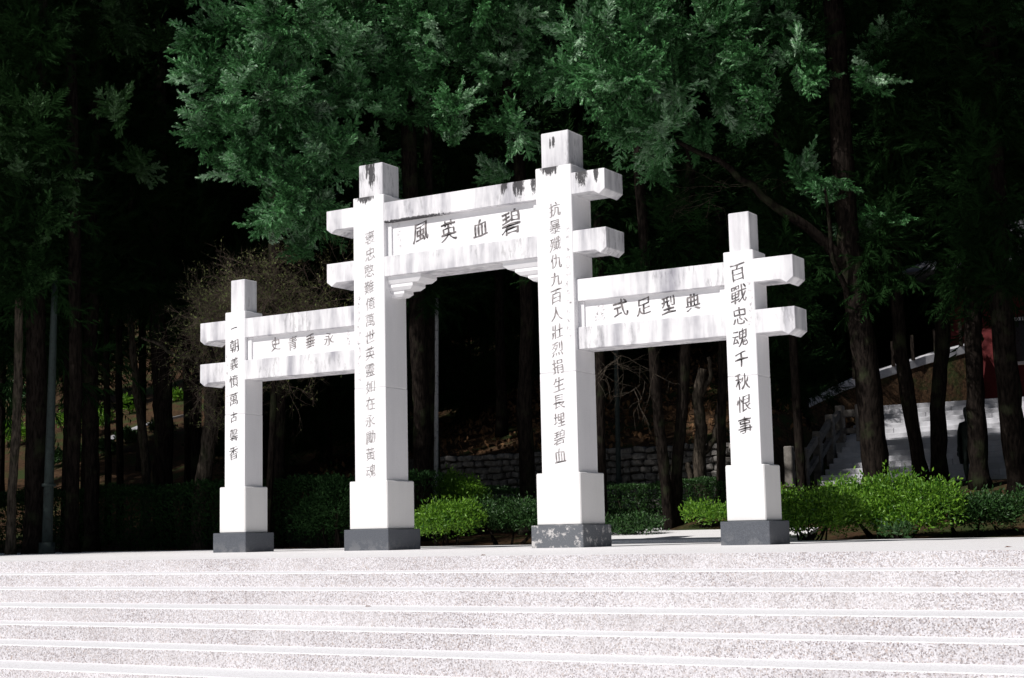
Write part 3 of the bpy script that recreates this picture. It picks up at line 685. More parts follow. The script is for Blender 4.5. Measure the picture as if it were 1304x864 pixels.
# trunks one can tell apart on the right, in front of the back stairs
rt = [([(1176, 610), (1158, 520), (1146, 440), (1140, 330), (1130, 150)], 31, .155, .11, 'slender dark trunk leaning left, second of the row before the back stairs'),
      ([(1197, 625), (1194, 520), (1200, 430), (1203, 300), (1200, 120)], 31.5, .17, .12, 'straight brown trunk directly left of the dark statue'),
      ([(1250, 632), (1243, 540), (1240, 440), (1236, 320), (1230, 120)], 30.5, .19, .15, 'dark trunk half hiding the statue on its right'),
      ([(1302, 640), (1290, 540), (1278, 440), (1270, 320), (1262, 120)], 29.5, .24, .19, 'broad black trunk leaning left near the right edge'),
      ([(1021, 618), (1016, 540), (1010, 440), (1003, 330), (990, 180)], 31, .10, .07, 'thin black trunk crossing the stone balustrade')]
for i, (p, D, a, b_, lb) in enumerate(rt): seen_tree(lb, p, D, a, b_, seed=20+i, top=(0, 0, 5.0), crown=[dark_head(p, D, 20+i)])
mt = [([(540, 636), (537, 540), (533, 440), (528, 330), (520, 180)], 34.2, .21, .16, 'thick brown trunk close to the right side of the left tall pillar', 'bark'),
      ([(558, 640), (552, 540), (549, 430), (546, 300), (545, 180)], 35, .12, .10, 'thinner trunk right beside the thick one in the middle bay', 'bark'),
      ([(851, 655), (845, 590), (838, 530), (832, 450), (822, 330), (812, 200)], 31, .12, .10, 'left black trunk of the pair forming a V in the right bay', 'bark'),
      ([(860, 655), (862, 590), (868, 530), (872, 450), (876, 330), (880, 200)], 31.3, .13, .10, 'right black trunk of the pair forming a V in the right bay', 'bark'),
      ([(767, 650), (765, 540), (764, 440), (762, 330)], 32, .11, .09, 'black trunk hugging the right side of the tallest pillar', 'bark'),
      ([(918, 640), (919, 540), (920, 440), (918, 330)], 32, .10, .09, 'black trunk just left of the rightmost pillar', 'bark')]
for i, (p, D, a, b_, lb, bk) in enumerate(mt): seen_tree(lb, p, D, a, b_, seed=40+i, top=(0, 0, 1.0), bark=bk, crown=[dark_head([q for q in p if q[1] > 300], D+.5, 40+i, 2)])
lt = [([(15, 632), (20, 560), (23, 490), (24, 400), (26, 300)], 31, .10, .07, 'thin brown trunk with a lit side at the left edge', 'bark_pale'),
      ([(45, 640), (46, 540), (46, 440), (44, 300)], 31.5, .22, .18, 'broad black trunk next to the thin brown one on the left', 'bark'),
      ([(83, 622), (86, 540), (85, 440), (84, 330)], 36, .09, .08, 'slim black trunk right of the dark lamp pole', 'bark'),
      ([(117, 625), (116, 540), (115, 440), (117, 330)], 35, .17, .15, 'dark trunk in the middle of the left wood', 'bark'),
      ([(138, 600), (137, 540), (135, 470), (137, 380)], 40, .09, .07, 'slender trunk before the pale path steps on the left', 'bark'),
      ([(153, 600), (152, 540), (151, 470), (152, 400)], 41, .10, .08, 'slender trunk with bright leaves behind it on the left', 'bark'),
      ([(186, 590), (180, 540), (174, 500), (170, 455), (165, 400)], 39, .13, .06, 'trunk with a pale broken side branch left of the gate', 'bark_pale'),
      ([(208, 600), (208, 540), (206, 480), (200, 400)], 38, .25, .2, 'stout gnarled trunk left of the small gate pillar', 'bark'),
      ([(240, 600), (240, 540), (238, 480), (236, 400)], 42, .13, .1, 'dark trunk under the left beam ends', 'bark')]
for i, (p, D, a, b_, lb, bk) in enumerate(lt): seen_tree(lb, p, D, a, b_, seed=60+i, top=(0, 0, 8.0), bark=bk, group='trees in the wood on the left', crown=[dark_head(p, D, 60+i)])
seen_tree('bent grey trunk leaning right beside the small left pillar', [(255, 640), (262, 590), (270, 540), (268, 500), (280, 440), (300, 400)], 34, .20, .12, seed=80, bark='bark_pale',
          limbs=[([(270, 505), (255, 470), (248, 452), (225, 455), (205, 440), (180, 430)], (34, 33.8, 33.7, 33.6, 33.5, 33.4), .07, .025)], name='bent_tree', group='trees in the wood on the left')
seen_tree('gnarled many-limbed pale tree in front of the rubble wall', [(905, 655), (893, 620), (890, 585), (893, 545), (888, 505), (895, 470)], 33, .17, .10, seed=81, bark='bark_pale', name='gnarled_tree',
          limbs=[([(900, 640), (880, 610), (876, 590)], (33, 33, 33), .10, .06), ([(893, 580), (910, 560), (915, 520), (922, 480)], (33, 33, 33.2, 33.4), .08, .04), ([(893, 505), (905, 480), (902, 455)], (33, 33, 33), .07, .04)])
# deep crowns that close the wood
def where(px):
    for lim, txt in ((60, 'at the left edge'), (230, 'in the left wood'), (330, 'behind the small left pillar'), (450, 'over the left bay'), (560, 'beside the left tall pillar'), (690, 'behind the middle bay'), (780, 'beside the tallest pillar'), (920, 'behind the right bay'),
                     (1050, 'right of the rightmost pillar'), (1200, 'above the back stairs'), (1304, 'near the right edge')):
        if px < lim: return txt
    return 'just beyond the right edge'
back = [(-60, 36, 5.0), (30, 38, 5.5), (110, 40, 5.0), (190, 38, 6.2), (250, 41, 5.5), (330, 43, 6.0), (420, 38, 5.8), (480, 43, 5.0), (560, 40, 5.2), (640, 42, 5.5), (720, 38, 5.0), (800, 40, 5.0), (880, 37, 5.2),
        (950, 39, 5.0), (1020, 36, 5.5), (1090, 38, 6.5), (1160, 36, 5.6), (1230, 37, 6.2), (1310, 34, 5.2), (1390, 33, 5.0),
        (0, 50, 4), (90, 54, 3), (180, 52, 5), (280, 55, 4), (380, 53, 4), (470, 56, 3), (560, 54, 4), (650, 52, 4), (740, 55, 3), (830, 52, 4), (920, 54, 4), (1000, 52, 5), (1080, 60, 6), (1170, 62, 6), (1260, 64, 6), (1340, 60, 5), (860, 50, 1.5), (930, 47, 1.5), (990, 50, 2.5), (1060, 56, 1.0), (1120, 58, 1.0), (1180, 58, 1.5), (1010, 60, 1), (900, 58, 1), (1330, 66, 2), (700, 48, 3.0), (620, 50, 3.0), (780, 49, 3), 
        (60, 70, 3), (200, 72, 3), (340, 70, 3), (480, 74, 3), (620, 70, 3), (760, 72, 3), (900, 70, 3), (1040, 80, 3), (1160, 84, 3), (1280, 80, 3)]
for i, (px, D, bz) in enumerate(back):
    far = D > 45; xx, yy = spot(px, D); sS = 1.25 if far else 1.1; zb = gz(xx, yy)+bz
    if not all(clear((xx, yy, zb+h), 2.1*(1-.06*h)) for h in (0, 3, 6, 9)): continue
    generic(px, D, bz, .30, ('farthest dark conifer on the hillside ' if D > 62 else 'dark conifer halfway up the hillside ' if D >= 54 else 'dark conifer low on the hillside ' if far else 'tall dark conifer just behind the front trees ')+where(px), 'far conifers on the hillside' if far else 'conifers behind the front row',
            height=12, s=1.25 if far else 1.1, seed=200+i)
for i, (px, D, q) in enumerate(((985, 40, .42), (1030, 42, .36), (965, 46, .5), (1130, 55, .5), (1080, 56, .5), (1180, 57, .5), (1000, 54, .6), (1040, 56, .6), (1240, 60, .55), (480, 44, .5), (520, 50, .6), (600, 47, .5), (650, 52, .6), (715, 45, .5), (330, 46, .55), (375, 50, .6), (420, 46, .5), (445, 54, .6), (575, 56, .6), (790, 47, .5), (835, 50, .55), (905, 52, .55))):
    x, y = spot(px, D)
    tree('young dark conifer on the '+('upper' if D > 49 else 'lower')+' slope '+where(px), x, y, [(0, 0, 0), (0, 0, 2), (0, 0, 8*q)], [.08, .06, .03], (), [(GEN[i % 3], (0, 0, .3), i, (q, q, q))], 'bark', 'young conifers on the slope', seed=400+i)
# tall trees outside the picture on the left, which shade the left part of the wood
for i, (x, y, s) in enumerate(((-19.5, -2.5, 1.3), (-25, 3, 1.6), (-17.5, 3.5, 1.2), (-24, -8, 1.5))):
    tree(('slim', 'very tall', 'short', 'broad')[i]+' dark conifer at the left end of the plaza', x, y, [(0, 0, 0), (0.1, 0, 6), (0, 0, 16)], [.32, .26, .12], (), [(GEN[i % 3], (0, 0, 4.0 if i != 1 else 6), i*1.3, (s, s, s*1.15))], 'bark', 'tall trees at the left end of the plaza', seed=300+i)

# ---------------------------------------------------------------- bare twiggy tree behind the small left pillar
def twig_tree():
    rg = random.Random(5); D = 32; x, y = spot(330, D); z0 = gz(x, y)-.05
    t = thing('bare_tree', 'leafless twiggy brown tree behind the small left pillar', 'tree', (x, y, z0))
    def local(px, py, D_=D): return pt(px, py, D_)-Vector((x, y, z0))
    trunks = [[Vector((0, 0, 0)), local(325, 500), local(318, 430)], [Vector((.2, 0, 0)), local(350, 480), local(380, 420)], [Vector((-.2, 0, 0)), local(290, 500), local(262, 430)]]
    bm = bmesh.new()
    add_tube(bm, trunks[0], [.11, .08, .05], 7, .1, rg); bm_obj('trunk', bm, M['bark'], t, True)
    for p in trunks[1:]:
        bm = bmesh.new(); add_tube(bm, p, [.08, .06, .04], 6, .1, rg); bm_obj('limb', bm, M['bark'], t, True)
    tw = bmesh.new(); cnt = [0]
    def grow(p, d, L, r, lev):
        if lev == 0 or cnt[0] > 13000: return
        pts = [p]; q = p.copy(); dd = d.copy()
        for _ in range(3):
            dd = (dd + Vector((rg.uniform(-1, 1), rg.uniform(-1, 1), rg.uniform(-1, .9)))*.33).normalized(); q = q + dd*L/3; pts.append(q.copy())
        add_tube(tw, pts, [r, r*.8, r*.65, r*.5], 3, 0, None, False); cnt[0] += 1
        for _ in range(rg.choice((2, 3, 3, 4))):
            k = rg.choice((1, 2, 3)); nd = (dd + Vector((rg.uniform(-1, 1), rg.uniform(-1, 1), rg.uniform(-.8, .9)))*.95).normalized()
            grow(pts[k], nd, L*rg.uniform(.6, .85), r*.62, lev-1)
    for p in trunks:
        for _ in range(22): grow(p[-1].lerp(p[-2], rg.uniform(0, .5)), Vector((rg.uniform(-1, 1), rg.uniform(-.8, .6), rg.uniform(.0, 1))).normalized(), 1.0, .018, 6)
    tips = np.array([tuple(v.co) for v in tw.verts if rg.random() < .06])
    me_o = bm_obj('twigs', tw, M['twig'], t); me_o['kind'] = 'stuff'
    r2 = np.random.default_rng(8); T, C = leaf_cloud(tips, np.tile([0, 0, .4], (len(tips), 1)), r2, .06); link('leaves', tri_mesh('leaves', T, C, M['olive']), t)['kind'] = 'stuff'
twig_tree()
def dead_twigs(label, px, py, D, n, seed, L=.8, group='dead twigs hanging in the trees', droop=-.1, mat='bark_pale'):
    rg = random.Random(seed); c = pt(px, py, D); bm = bmesh.new()
    x, y = spot(px, D)
    for _ in range(n):
        p = Vector((rg.uniform(-.2, .2),)*3); d = Vector((rg.uniform(-1, 1), rg.uniform(-1, 1), rg.uniform(-.7, .4)+droop)).normalized(); pts = [p.copy()]
        for k in range(5):
            d = (d+Vector((rg.uniform(-1, 1), rg.uniform(-1, 1), rg.uniform(-1, 1)))*.3).normalized(); p = p+d*L/5; pts.append(p.copy())
            if k > 1:
                e = (d+Vector((rg.uniform(-1, 1), rg.uniform(-1, 1), rg.uniform(-1, 1)))*.9).normalized(); add_tube(bm, [p, p+e*L*.25, p+e*L*.4+Vector((0, 0, -.05))], [.004, .003, .002], 3, cap=False)
        add_tube(bm, pts, [.007, .0065, .006, .005, .004, .003], 3, cap=False)
    me = bm_obj('dead_branch', bm, M[mat]); me.location = c; tag(me, label, 'branch', group); me['kind'] = 'stuff'
dead_twigs('tangle of bare twigs under the right bay beam by the tallest pillar', 775, 465, 30.5, 22, 1, .8)
dead_twigs('pale bare twigs hanging between the V-shaped trunk pair', 818, 488, 30.4, 7, 2, .7)
dead_twigs('dead twigs over the cap of the rightmost pillar', 915, 245, 29.5, 12, 3, .9)
dead_twigs('dead branch stub high at the right', 1215, 65, 30, 9, 4, .7)

# ---------------------------------------------------------------- shrubs and hedges
def shrub(label, px, D, lobes, n, mat, seed, size=.075, group=None, name='shrub'):
    """lobes: (dx, dy, z, rx, ry, rz) relative to the foot"""
    rg = np.random.default_rng(seed); x, y = spot(px, D); z = gz(x, y) if y > 5 else 0
    t = thing(name, label, 'shrub', (x, y, z), 0, group)
    P, Q = bush_points([((a, b_, c), (d, e, f)) for a, b_, c, d, e, f in lobes], n, rg)
    k = P[:, 2] > 0.02; T, C = leaf_cloud(P[k], Q[k], rg, size); link('foliage', tri_mesh('foliage', T, C, M[mat]), t)
    bm = bmesh.new(); r2 = random.Random(seed)
    for a, b_, c, d, e, f in lobes:
        for _ in range(4): add_tube(bm, [(a*.4+r2.uniform(-.1, .1), b_*.4, -.05), (a*.8, b_*.8, c*.6), (a+r2.uniform(-.5, .5)*d, b_+r2.uniform(-.5, .5)*e, c+f*.5)], [.02, .014, .006], 4, cap=False)
    bm_obj('stems', bm, M['bark'], t)['kind'] = 'stuff'
    return t
g2 = 'shrubs along the back of the plaza'
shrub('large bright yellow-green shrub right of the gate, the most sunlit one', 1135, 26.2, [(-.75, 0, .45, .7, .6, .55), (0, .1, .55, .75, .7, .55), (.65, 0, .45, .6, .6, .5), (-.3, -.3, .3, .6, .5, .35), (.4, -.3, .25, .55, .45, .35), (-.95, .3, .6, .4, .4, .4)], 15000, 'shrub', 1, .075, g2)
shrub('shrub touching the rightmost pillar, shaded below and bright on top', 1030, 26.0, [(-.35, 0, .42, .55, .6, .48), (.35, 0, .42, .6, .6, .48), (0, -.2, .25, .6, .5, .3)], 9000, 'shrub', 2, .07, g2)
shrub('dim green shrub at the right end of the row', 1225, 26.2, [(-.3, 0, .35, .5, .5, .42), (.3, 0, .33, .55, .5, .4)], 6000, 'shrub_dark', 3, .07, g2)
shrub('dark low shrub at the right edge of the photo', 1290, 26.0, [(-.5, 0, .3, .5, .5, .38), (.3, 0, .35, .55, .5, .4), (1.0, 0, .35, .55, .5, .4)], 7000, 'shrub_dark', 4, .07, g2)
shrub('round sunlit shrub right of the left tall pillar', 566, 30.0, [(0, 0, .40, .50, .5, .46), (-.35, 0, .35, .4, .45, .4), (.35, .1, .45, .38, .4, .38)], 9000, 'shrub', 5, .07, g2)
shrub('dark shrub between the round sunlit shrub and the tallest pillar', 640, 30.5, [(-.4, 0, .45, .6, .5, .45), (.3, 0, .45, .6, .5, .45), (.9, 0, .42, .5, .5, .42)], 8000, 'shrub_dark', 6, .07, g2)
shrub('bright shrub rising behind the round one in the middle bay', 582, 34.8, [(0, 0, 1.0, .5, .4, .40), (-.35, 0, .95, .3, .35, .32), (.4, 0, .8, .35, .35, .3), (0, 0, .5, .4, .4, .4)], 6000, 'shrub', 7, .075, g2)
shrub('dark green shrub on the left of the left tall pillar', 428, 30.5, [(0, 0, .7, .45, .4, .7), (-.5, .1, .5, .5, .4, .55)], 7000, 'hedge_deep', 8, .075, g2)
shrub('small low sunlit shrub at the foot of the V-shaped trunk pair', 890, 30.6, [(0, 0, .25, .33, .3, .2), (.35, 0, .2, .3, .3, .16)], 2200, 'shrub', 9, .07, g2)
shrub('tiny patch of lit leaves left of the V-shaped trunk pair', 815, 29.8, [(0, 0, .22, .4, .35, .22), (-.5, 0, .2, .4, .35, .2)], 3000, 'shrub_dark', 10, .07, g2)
shrub('little grey-green seedling in front of the brightest shrub', 1138, 25.3, [(0, 0, .10, .22, .15, .12)], 260, 'shrub_dark', 11, .09, g2, 'seedling')
def hedge(label, x0, x1, y0, y1, h, n, mat, seed, size=.06, rough=.05):
    rg = np.random.default_rng(seed); zb = gz((x0+x1)/2, (y0+y1)/2) if y0 > 5.3 else 0
    cx, cy = (x0+x1)/2, (y0+y1)/2; t = thing('hedge', label, 'hedge', (cx, cy, zb), 0)
    P = rg.uniform([x0-cx, y0-cy, .05], [x1-cx, y1-cy, h], (n, 3)); f = rg.random(n)
    nr = np.tile([0, 0, 1.], (n, 1))
    a = f < .45; P[a, 1] = y0-cy + np.abs(rg.normal(size=a.sum()))*rough; nr[a] = (0, -1, .3)
    c = f > .6; P[c, 2] = h - np.abs(rg.normal(size=c.sum()))*rough
    P[:, 2] += .05*np.sin(P[:, 0]*2.3+seed)+.03*np.sin(P[:, 0]*7); T, C = leaf_cloud(P, nr, rg, size); link('foliage', tri_mesh('foliage', T, C, M[mat]), t)
    bm = bmesh.new(); r2 = random.Random(seed)
    for k in range(int((x1-x0)/.5)):
        xx = x0-cx+.25+k*.5; add_tube(bm, [(xx, 0, -.05), (xx+r2.uniform(-.1, .1), 0, h*.5), (xx+r2.uniform(-.2, .2), 0, h*.85)], [.03, .02, .01], 5, cap=False)
        add_tube(bm, [(xx, -.2, -.05), (xx+r2.uniform(-.2, .2), -.35, h*.5)], [.02, .01], 4, cap=False)
    bm_obj('stems', bm, M['bark_pale'], t)['kind'] = 'stuff'
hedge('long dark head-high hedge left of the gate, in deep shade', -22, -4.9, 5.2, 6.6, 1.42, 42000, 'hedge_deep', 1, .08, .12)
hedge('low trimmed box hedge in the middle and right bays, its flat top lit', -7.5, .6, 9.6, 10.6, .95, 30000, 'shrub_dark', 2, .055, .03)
def at_hill(label, px, py, r, n, seed, mat='shrub', group='lit bushes deep in the left wood'):
    p = hit(px, py); D = (p-CAM).dot(FWD); m = r*D/FPX; rg = np.random.default_rng(seed)
    t = thing('bush', label, 'shrub', (p.x, p.y, gz(p.x, p.y)), 0, group)
    P, Q = bush_points([((0, 0, m*.7), (m, m*.7, m*.8)), ((m*.8, 0, m*.5), (m*.7, m*.6, m*.6))], n, rg); T, C = leaf_cloud(P, Q, rg, .13); link('foliage', tri_mesh('foliage', T, C, M[mat]), t)
    bm = bmesh.new(); add_tube(bm, [(0, 0, -.1), (0, 0, m*.6)], [.04, .02], 5); add_tube(bm, [(0, 0, 0), (m*.6, 0, m*.6)], [.03, .015], 5); bm_obj('stems', bm, M['bark'], t)
at_hill('yellow-green bush lit between trunks above the pale path', 98, 556, 30, 2600, 1)
at_hill('green bush lit at the far left edge of the wood', 10, 570, 24, 2200, 2)
at_hill('narrow lit bush between two slender trunks', 125, 540, 15, 1400, 3)
at_hill('small bright bush high on the left slope', 165, 528, 14, 1400, 4)
at_hill('tiny bright bush nearest the small left pillar', 221, 512, 10, 900, 5)
for i, (a, b_, r_, lb) in enumerate(((66, 596, 16, 'dark bush in front of the lower end of the left path'), (132, 580, 13, 'dark bush before the pale path between two slender trunks'), (160, 565, 11, 'low dark bush half covering the middle of the left path'), (203, 556, 14, 'dark bush at the upper end of the left path'), (100, 588, 12, 'dark bush just right of the lamp pole'))):
    at_hill(lb, a, b_, r_, 1500, 30+i, 'shrub_dark', 'dark undergrowth along the left path')
at_hill('grey-green fern-like bush at the left edge', 14, 525, 26, 2200, 6, 'cypress')
# ---------------------------------------------------------------- fallen leaves
rg = np.random.default_rng(77); n = 9000
px = rg.uniform(-16, -1.2, n); py = rg.uniform(13.6, 40, n); P = np.stack([px, py, tz(px, py)+.02], -1)
T, C = leaf_cloud(P, np.tile([0, 0, .2], (n, 1)), rg, .16, .6); o = link('fallen_leaves', tri_mesh('fallen_leaves', T, C, M['litter']))
tag(o, 'brown fallen leaves scattered over the slope', None, None, 'stuff')
n = 900; px = rg.normal(-9.5, 2.6, n); py = 5.05-np.abs(rg.normal(0, .22, n)); P = np.stack([px, py, np.full(n, .012)], -1)
T, C = leaf_cloud(P, np.tile([0, 0, .1], (n, 1)), rg, .05, .5); T[:, :, 2] = .006+np.abs(T[:, :, 2]-.012)*.3; o = link('leaf_debris', tri_mesh('leaf_debris', T, C, M['litter']))
tag(o, 'dry leaf debris along the foot of the left hedge', None, None, 'stuff')
def fleaf(px, py, D=None, lab='small brown dry leaf lying on the steps', z=None):
    bm = bmesh.new(); v = [bm.verts.new(q) for q in ((0, 0, .002), (.03, .02, .012), (.075, 0, .006), (.03, -.02, .014))]; bm.faces.new((v[0], v[1], v[2])); bm.faces.new((v[0], v[2], v[3]))
    o = bm_obj('fallen_leaf', bm, M['brown_leaf']); r = ray(px, py); t = (z-CAM.z)/r.z; o.location = CAM+r*t; tag(o, lab, 'leaf')
fleaf(465, 773, z=-.42); fleaf(1279, 697.5, z=0.0, lab='dry leaf lying on the plaza at the right edge'); fleaf(612, 678+30, z=0.0, lab='tiny dry leaf at the plaza edge below the middle bay')
# ---------------------------------------------------------------- rubble retaining wall
wall = thing('retaining_wall', 'rough rubble stone retaining wall at the foot of the slope behind the hedge', 'wall', (-5.7, 13.0, 0))
bm = bmesh.new(); add_box(bm, -5.3, 4.75, 0.05, 0.55, -.2, 2.2); bm_obj('backing', bm, M['mortar'], wall)
rgs = random.Random(9); protos = []
for k in range(8):
    bm = bmesh.new(); add_box(bm, -.5, .5, -.5, .5, -.5, .5)
    bmesh.ops.bevel(bm, geom=bm.edges[:], offset=.16, segments=1, affect='EDGES')
    for v in bm.verts: v.co += Vector((rgs.uniform(-1, 1), rgs.uniform(-1, 1), rgs.uniform(-1, 1)))*.06
    me = bpy.data.meshes.new('stone'); bm.to_mesh(me); bm.free(); me.materials.append(M['rubble']); protos.append(me)
zc = 0.72; cnt = 0
while zc < 2.12:
    hh = rgs.uniform(.12, .17); xx = -4.4+rgs.uniform(0, .2)
    while xx < 4.6 and cnt < 300:
        ww = rgs.choice((rgs.uniform(.15, .24), rgs.uniform(.24, .40))); o = link('stone', protos[rgs.randrange(8)], wall, (xx+ww/2, .03+rgs.uniform(-.05, .03), zc+hh/2+rgs.uniform(-.015, .015))); cnt += 1
        o.scale = (ww*.97, .24, hh*rgs.uniform(.85, 1.05)); o.rotation_euler = (rgs.uniform(-.1, .1), rgs.uniform(-.16, .16), rgs.uniform(-.1, .1)); xx += ww+.02
    zc += hh+.012
# ---------------------------------------------------------------- back stairs with balustrade
bs = thing('back_stairs', 'pale granite stairs climbing behind the trees on the right, upper flight in full sun', 'stairs', (-0.15, 15.2, 1.15))
pro = {}
def block(w, d, h):
    k = (round(w, 2), round(d, 2), round(h, 3))
    if k not in pro:
        bm = bmesh.new(); add_box(bm, 0, w, 0, d, 0, h, .016); me = bpy.data.meshes.new('stair_block'); bm.to_mesh(me); bm.free(); me.materials.append(M['stair']); pro[k] = me
    return pro[k]
for k in range(8):
    for j in range(8):
        x0 = j*1.2-(.6 if k % 2 and j else 0); wd = (1.2 if not (k % 2 and j == 0) else .6)-.006
        link('stair_block', block(wd, .62, .144), bs, (x0, k*.30, k*.145))
    if k % 2: link('stair_block', block(.594, .62, .144), bs, (9.0, k*.30, k*.145))
for k in range(8):
    for j in range(8):
        x0 = -.7+j*1.2-(.6 if k % 2 and j else 0); wd = (1.2 if not (k % 2 and j == 0) else .6)-.006
        link('stair_block', block(wd, .62, .144), bs, (x0, 3.9+k*.30, 1.16+k*.145))
    if k % 2: link('stair_block', block(.594, .62, .144), bs, (8.3, 3.9+k*.30, 1.16+k*.145))
box_obj('landing', -.7, 9.6, 2.3, 3.95, .9, 1.155, M['stair'], bs)
box_obj('upper_landing', -.7, 9.6, 6.6, 9.0, 2.0, 2.315, M['stair'], bs)
bal = thing('balustrade', 'weathered stone balustrade rising along the left side of the back stairs', 'railing', (-0.42, 14.2, 1.1))
def bal_z(y): return max(0, min(1.16, (y-1.0)*.483))
posts = [0, .95, 1.9, 2.85, 3.6]
for yy in posts:
    z = bal_z(yy); box_obj('post', -.10, .10, yy-.10, yy+.10, z-.3, z+1.0, M['rail'], bal, .02); 
for a, b_ in zip(posts[:-1], posts[1:]):
    for h0, h1 in ((.70, .88), (.28, .42)):
        bm = bmesh.new(); za, zb = bal_z(a), bal_z(b_)
        v = [bm.verts.new(q) for q in ((-.06, a+.10, za+h0), (.06, a+.10, za+h0), (.06, a+.10, za+h1), (-.06, a+.10, za+h1), (-.06, b_-.10, zb+h0), (.06, b_-.10, zb+h0), (.06, b_-.10, zb+h1), (-.06, b_-.10, zb+h1))]
        for f in ((0, 1, 2, 3), (7, 6, 5, 4), (0, 4, 5, 1), (1, 5, 6, 2), (2, 6, 7, 3), (3, 7, 4, 0)): bm.faces.new([v[i] for i in f])
        bmesh.ops.recalc_face_normals(bm, faces=bm.faces[:]); bm_obj('rail', bm, M['rail'], bal)
for h0, h1 in ((.70, .88), (.28, .42)): box_obj('rail', .10, .42, 3.54, 3.66, 1.16+h0, 1.16+h1, M['rail'], bal, .01)
box_obj('post', .42, .60, 3.51, 3.69, .9, 2.16, M['rail'], bal, .02)
# ---------------------------------------------------------------- path on the far slope
def ribbon(label, pxs, w, kind_mat='path', lift=.05):
    P = [hit(*q) for q in pxs]; bm = bmesh.new(); prev = None
    for i in range(len(P)-1):
        for k in range(6):
            p = P[i].lerp(P[i+1], k/6); q = P[i].lerp(P[i+1], (k+1)/6); d = (q-p); d.z = 0; d.normalize(); nn = Vector((-d.y, d.x, 0))*w/2
            a, b_ = p+nn, p-nn; ring = [bm.verts.new((a.x, a.y, p.z+lift)), bm.verts.new((b_.x, b_.y, p.z+lift)), bm.verts.new((b_.x, b_.y, p.z-.4)), bm.verts.new((a.x, a.y, p.z-.4))]
            if prev: 
                for s in range(4): bm.faces.new((prev[s], prev[(s+1) % 4], ring[(s+1) % 4], ring[s]))
            prev = ring
    bmesh.ops.recalc_face_normals(bm, faces=bm.faces[:]); o = bm_obj('path', bm, M[kind_mat]); tag(o, label, None, None, 'structure')
ribbon('pale concrete path climbing the left slope', [(60, 590), (110, 572), (160, 552), (190, 540), (240, 528)], .75)
# raised walk behind the stairs, with a dark bank under it
rw = thing('raised_walkway', 'pale sunlit walkway climbing to the right above the balustrade', 'walkway', tuple(pt(1040, 505, 47)))
A = [pt(1030, 508, 46), pt(1075, 487, 47), pt(1125, 471, 48), pt(1175, 455, 49), pt(1240, 437, 50)]
bm = bmesh.new(); prev = None
for p in A:
    q = p-rw.location; ring = [bm.verts.new(q+Vector((0, 0, 0))), bm.verts.new(q+Vector((-.3, 1.6, .28))), bm.verts.new(q+Vector((-.3, 1.6, -.3))), bm.verts.new(q+Vector((0, 0, -.25)))]
    if prev:
        for s in range(4): bm.faces.new((prev[s], prev[(s+1) % 4], ring[(s+1) % 4], ring[s]))
    prev = ring
bmesh.ops.recalc_face_normals(bm, faces=bm.faces[:]); bm_obj('deck', bm, M['deck'], rw)
bm = bmesh.new(); prev = None
for p in A:
    q = p-rw.location; gzz = gz(p.x, p.y)-rw.location.z
    ring = [bm.verts.new(q+Vector((0, .1, -.24))), bm.verts.new(q+Vector((-.3, 1.5, -.24))), bm.verts.new(Vector((q.x-.3, q.y+1.5, gzz-.6))), bm.verts.new(Vector((q.x, q.y-.8, gzz-.6)))]
    if prev:
        for s in range(4): bm.faces.new((prev[s], prev[(s+1) % 4], ring[(s+1) % 4], ring[s]))
    prev = ring
bmesh.ops.recalc_face_normals(bm, faces=bm.faces[:]); bm_obj('bank', bm, M['soil'], rw)
for i, p in enumerate(A[:4]):
    for f in (0.25, .75):
        q = p.lerp(A[i+1], f)-rw.location; box_obj('rail_post', q.x-.05, q.x+.05, q.y-.02, q.y+.08, q.z, q.z+.8, M['bark'], rw, 0)
# ---------------------------------------------------------------- red building
hx, hy = spot(1212, 52); bd = thing('red_building', 'dark red walled building with a grey stone base beyond the back stairs', 'building', (hx, hy, 3.4))
box_obj('wall', 0, 14, 0, 8, .75, 5.2, M['red'], bd, .02)
for j in range(12): box_obj('base_stone', j*1.2-.06, j*1.2+1.12, -.12, .0, 0, .95+(.003*(j % 2)), M['stair'], bd, .01)
box_obj('base_wall', -.05, 14.05, .002, 8.1, 0, .75, M['mortar'], bd, 0)
for j in range(4):
    f = box_obj('window', 2.2+j*3.2, 3.6+j*3.2, -.06, .02, 2.0, 3.6, M['white_paint'], bd, .02); f2 = box_obj('pane', 2.32+j*3.2, 3.48+j*3.2, -.075, -.062, 2.12, 3.48, M['glass'], f, 0)
for xx in (spot(1300, 51)[0]-hx, 10.2): box_obj('column', xx-.2, xx+.2, -1.2, -.8, 0, 5.2, M['white_paint'], bd, .03)
bm = bmesh.new(); v = [bm.verts.new(q) for q in ((-1, -1.8, 5.2), (15, -1.8, 5.2), (15, 9.8, 5.2), (-1, 9.8, 5.2), (3, 4, 8), (11, 4, 8))]
for f in ((0, 1, 5, 4), (1, 2, 5), (2, 3, 4, 5), (3, 0, 4), (3, 2, 1, 0)): bm.faces.new([v[i] for i in f])
bm_obj('roof', bm, M['tile'], bd)
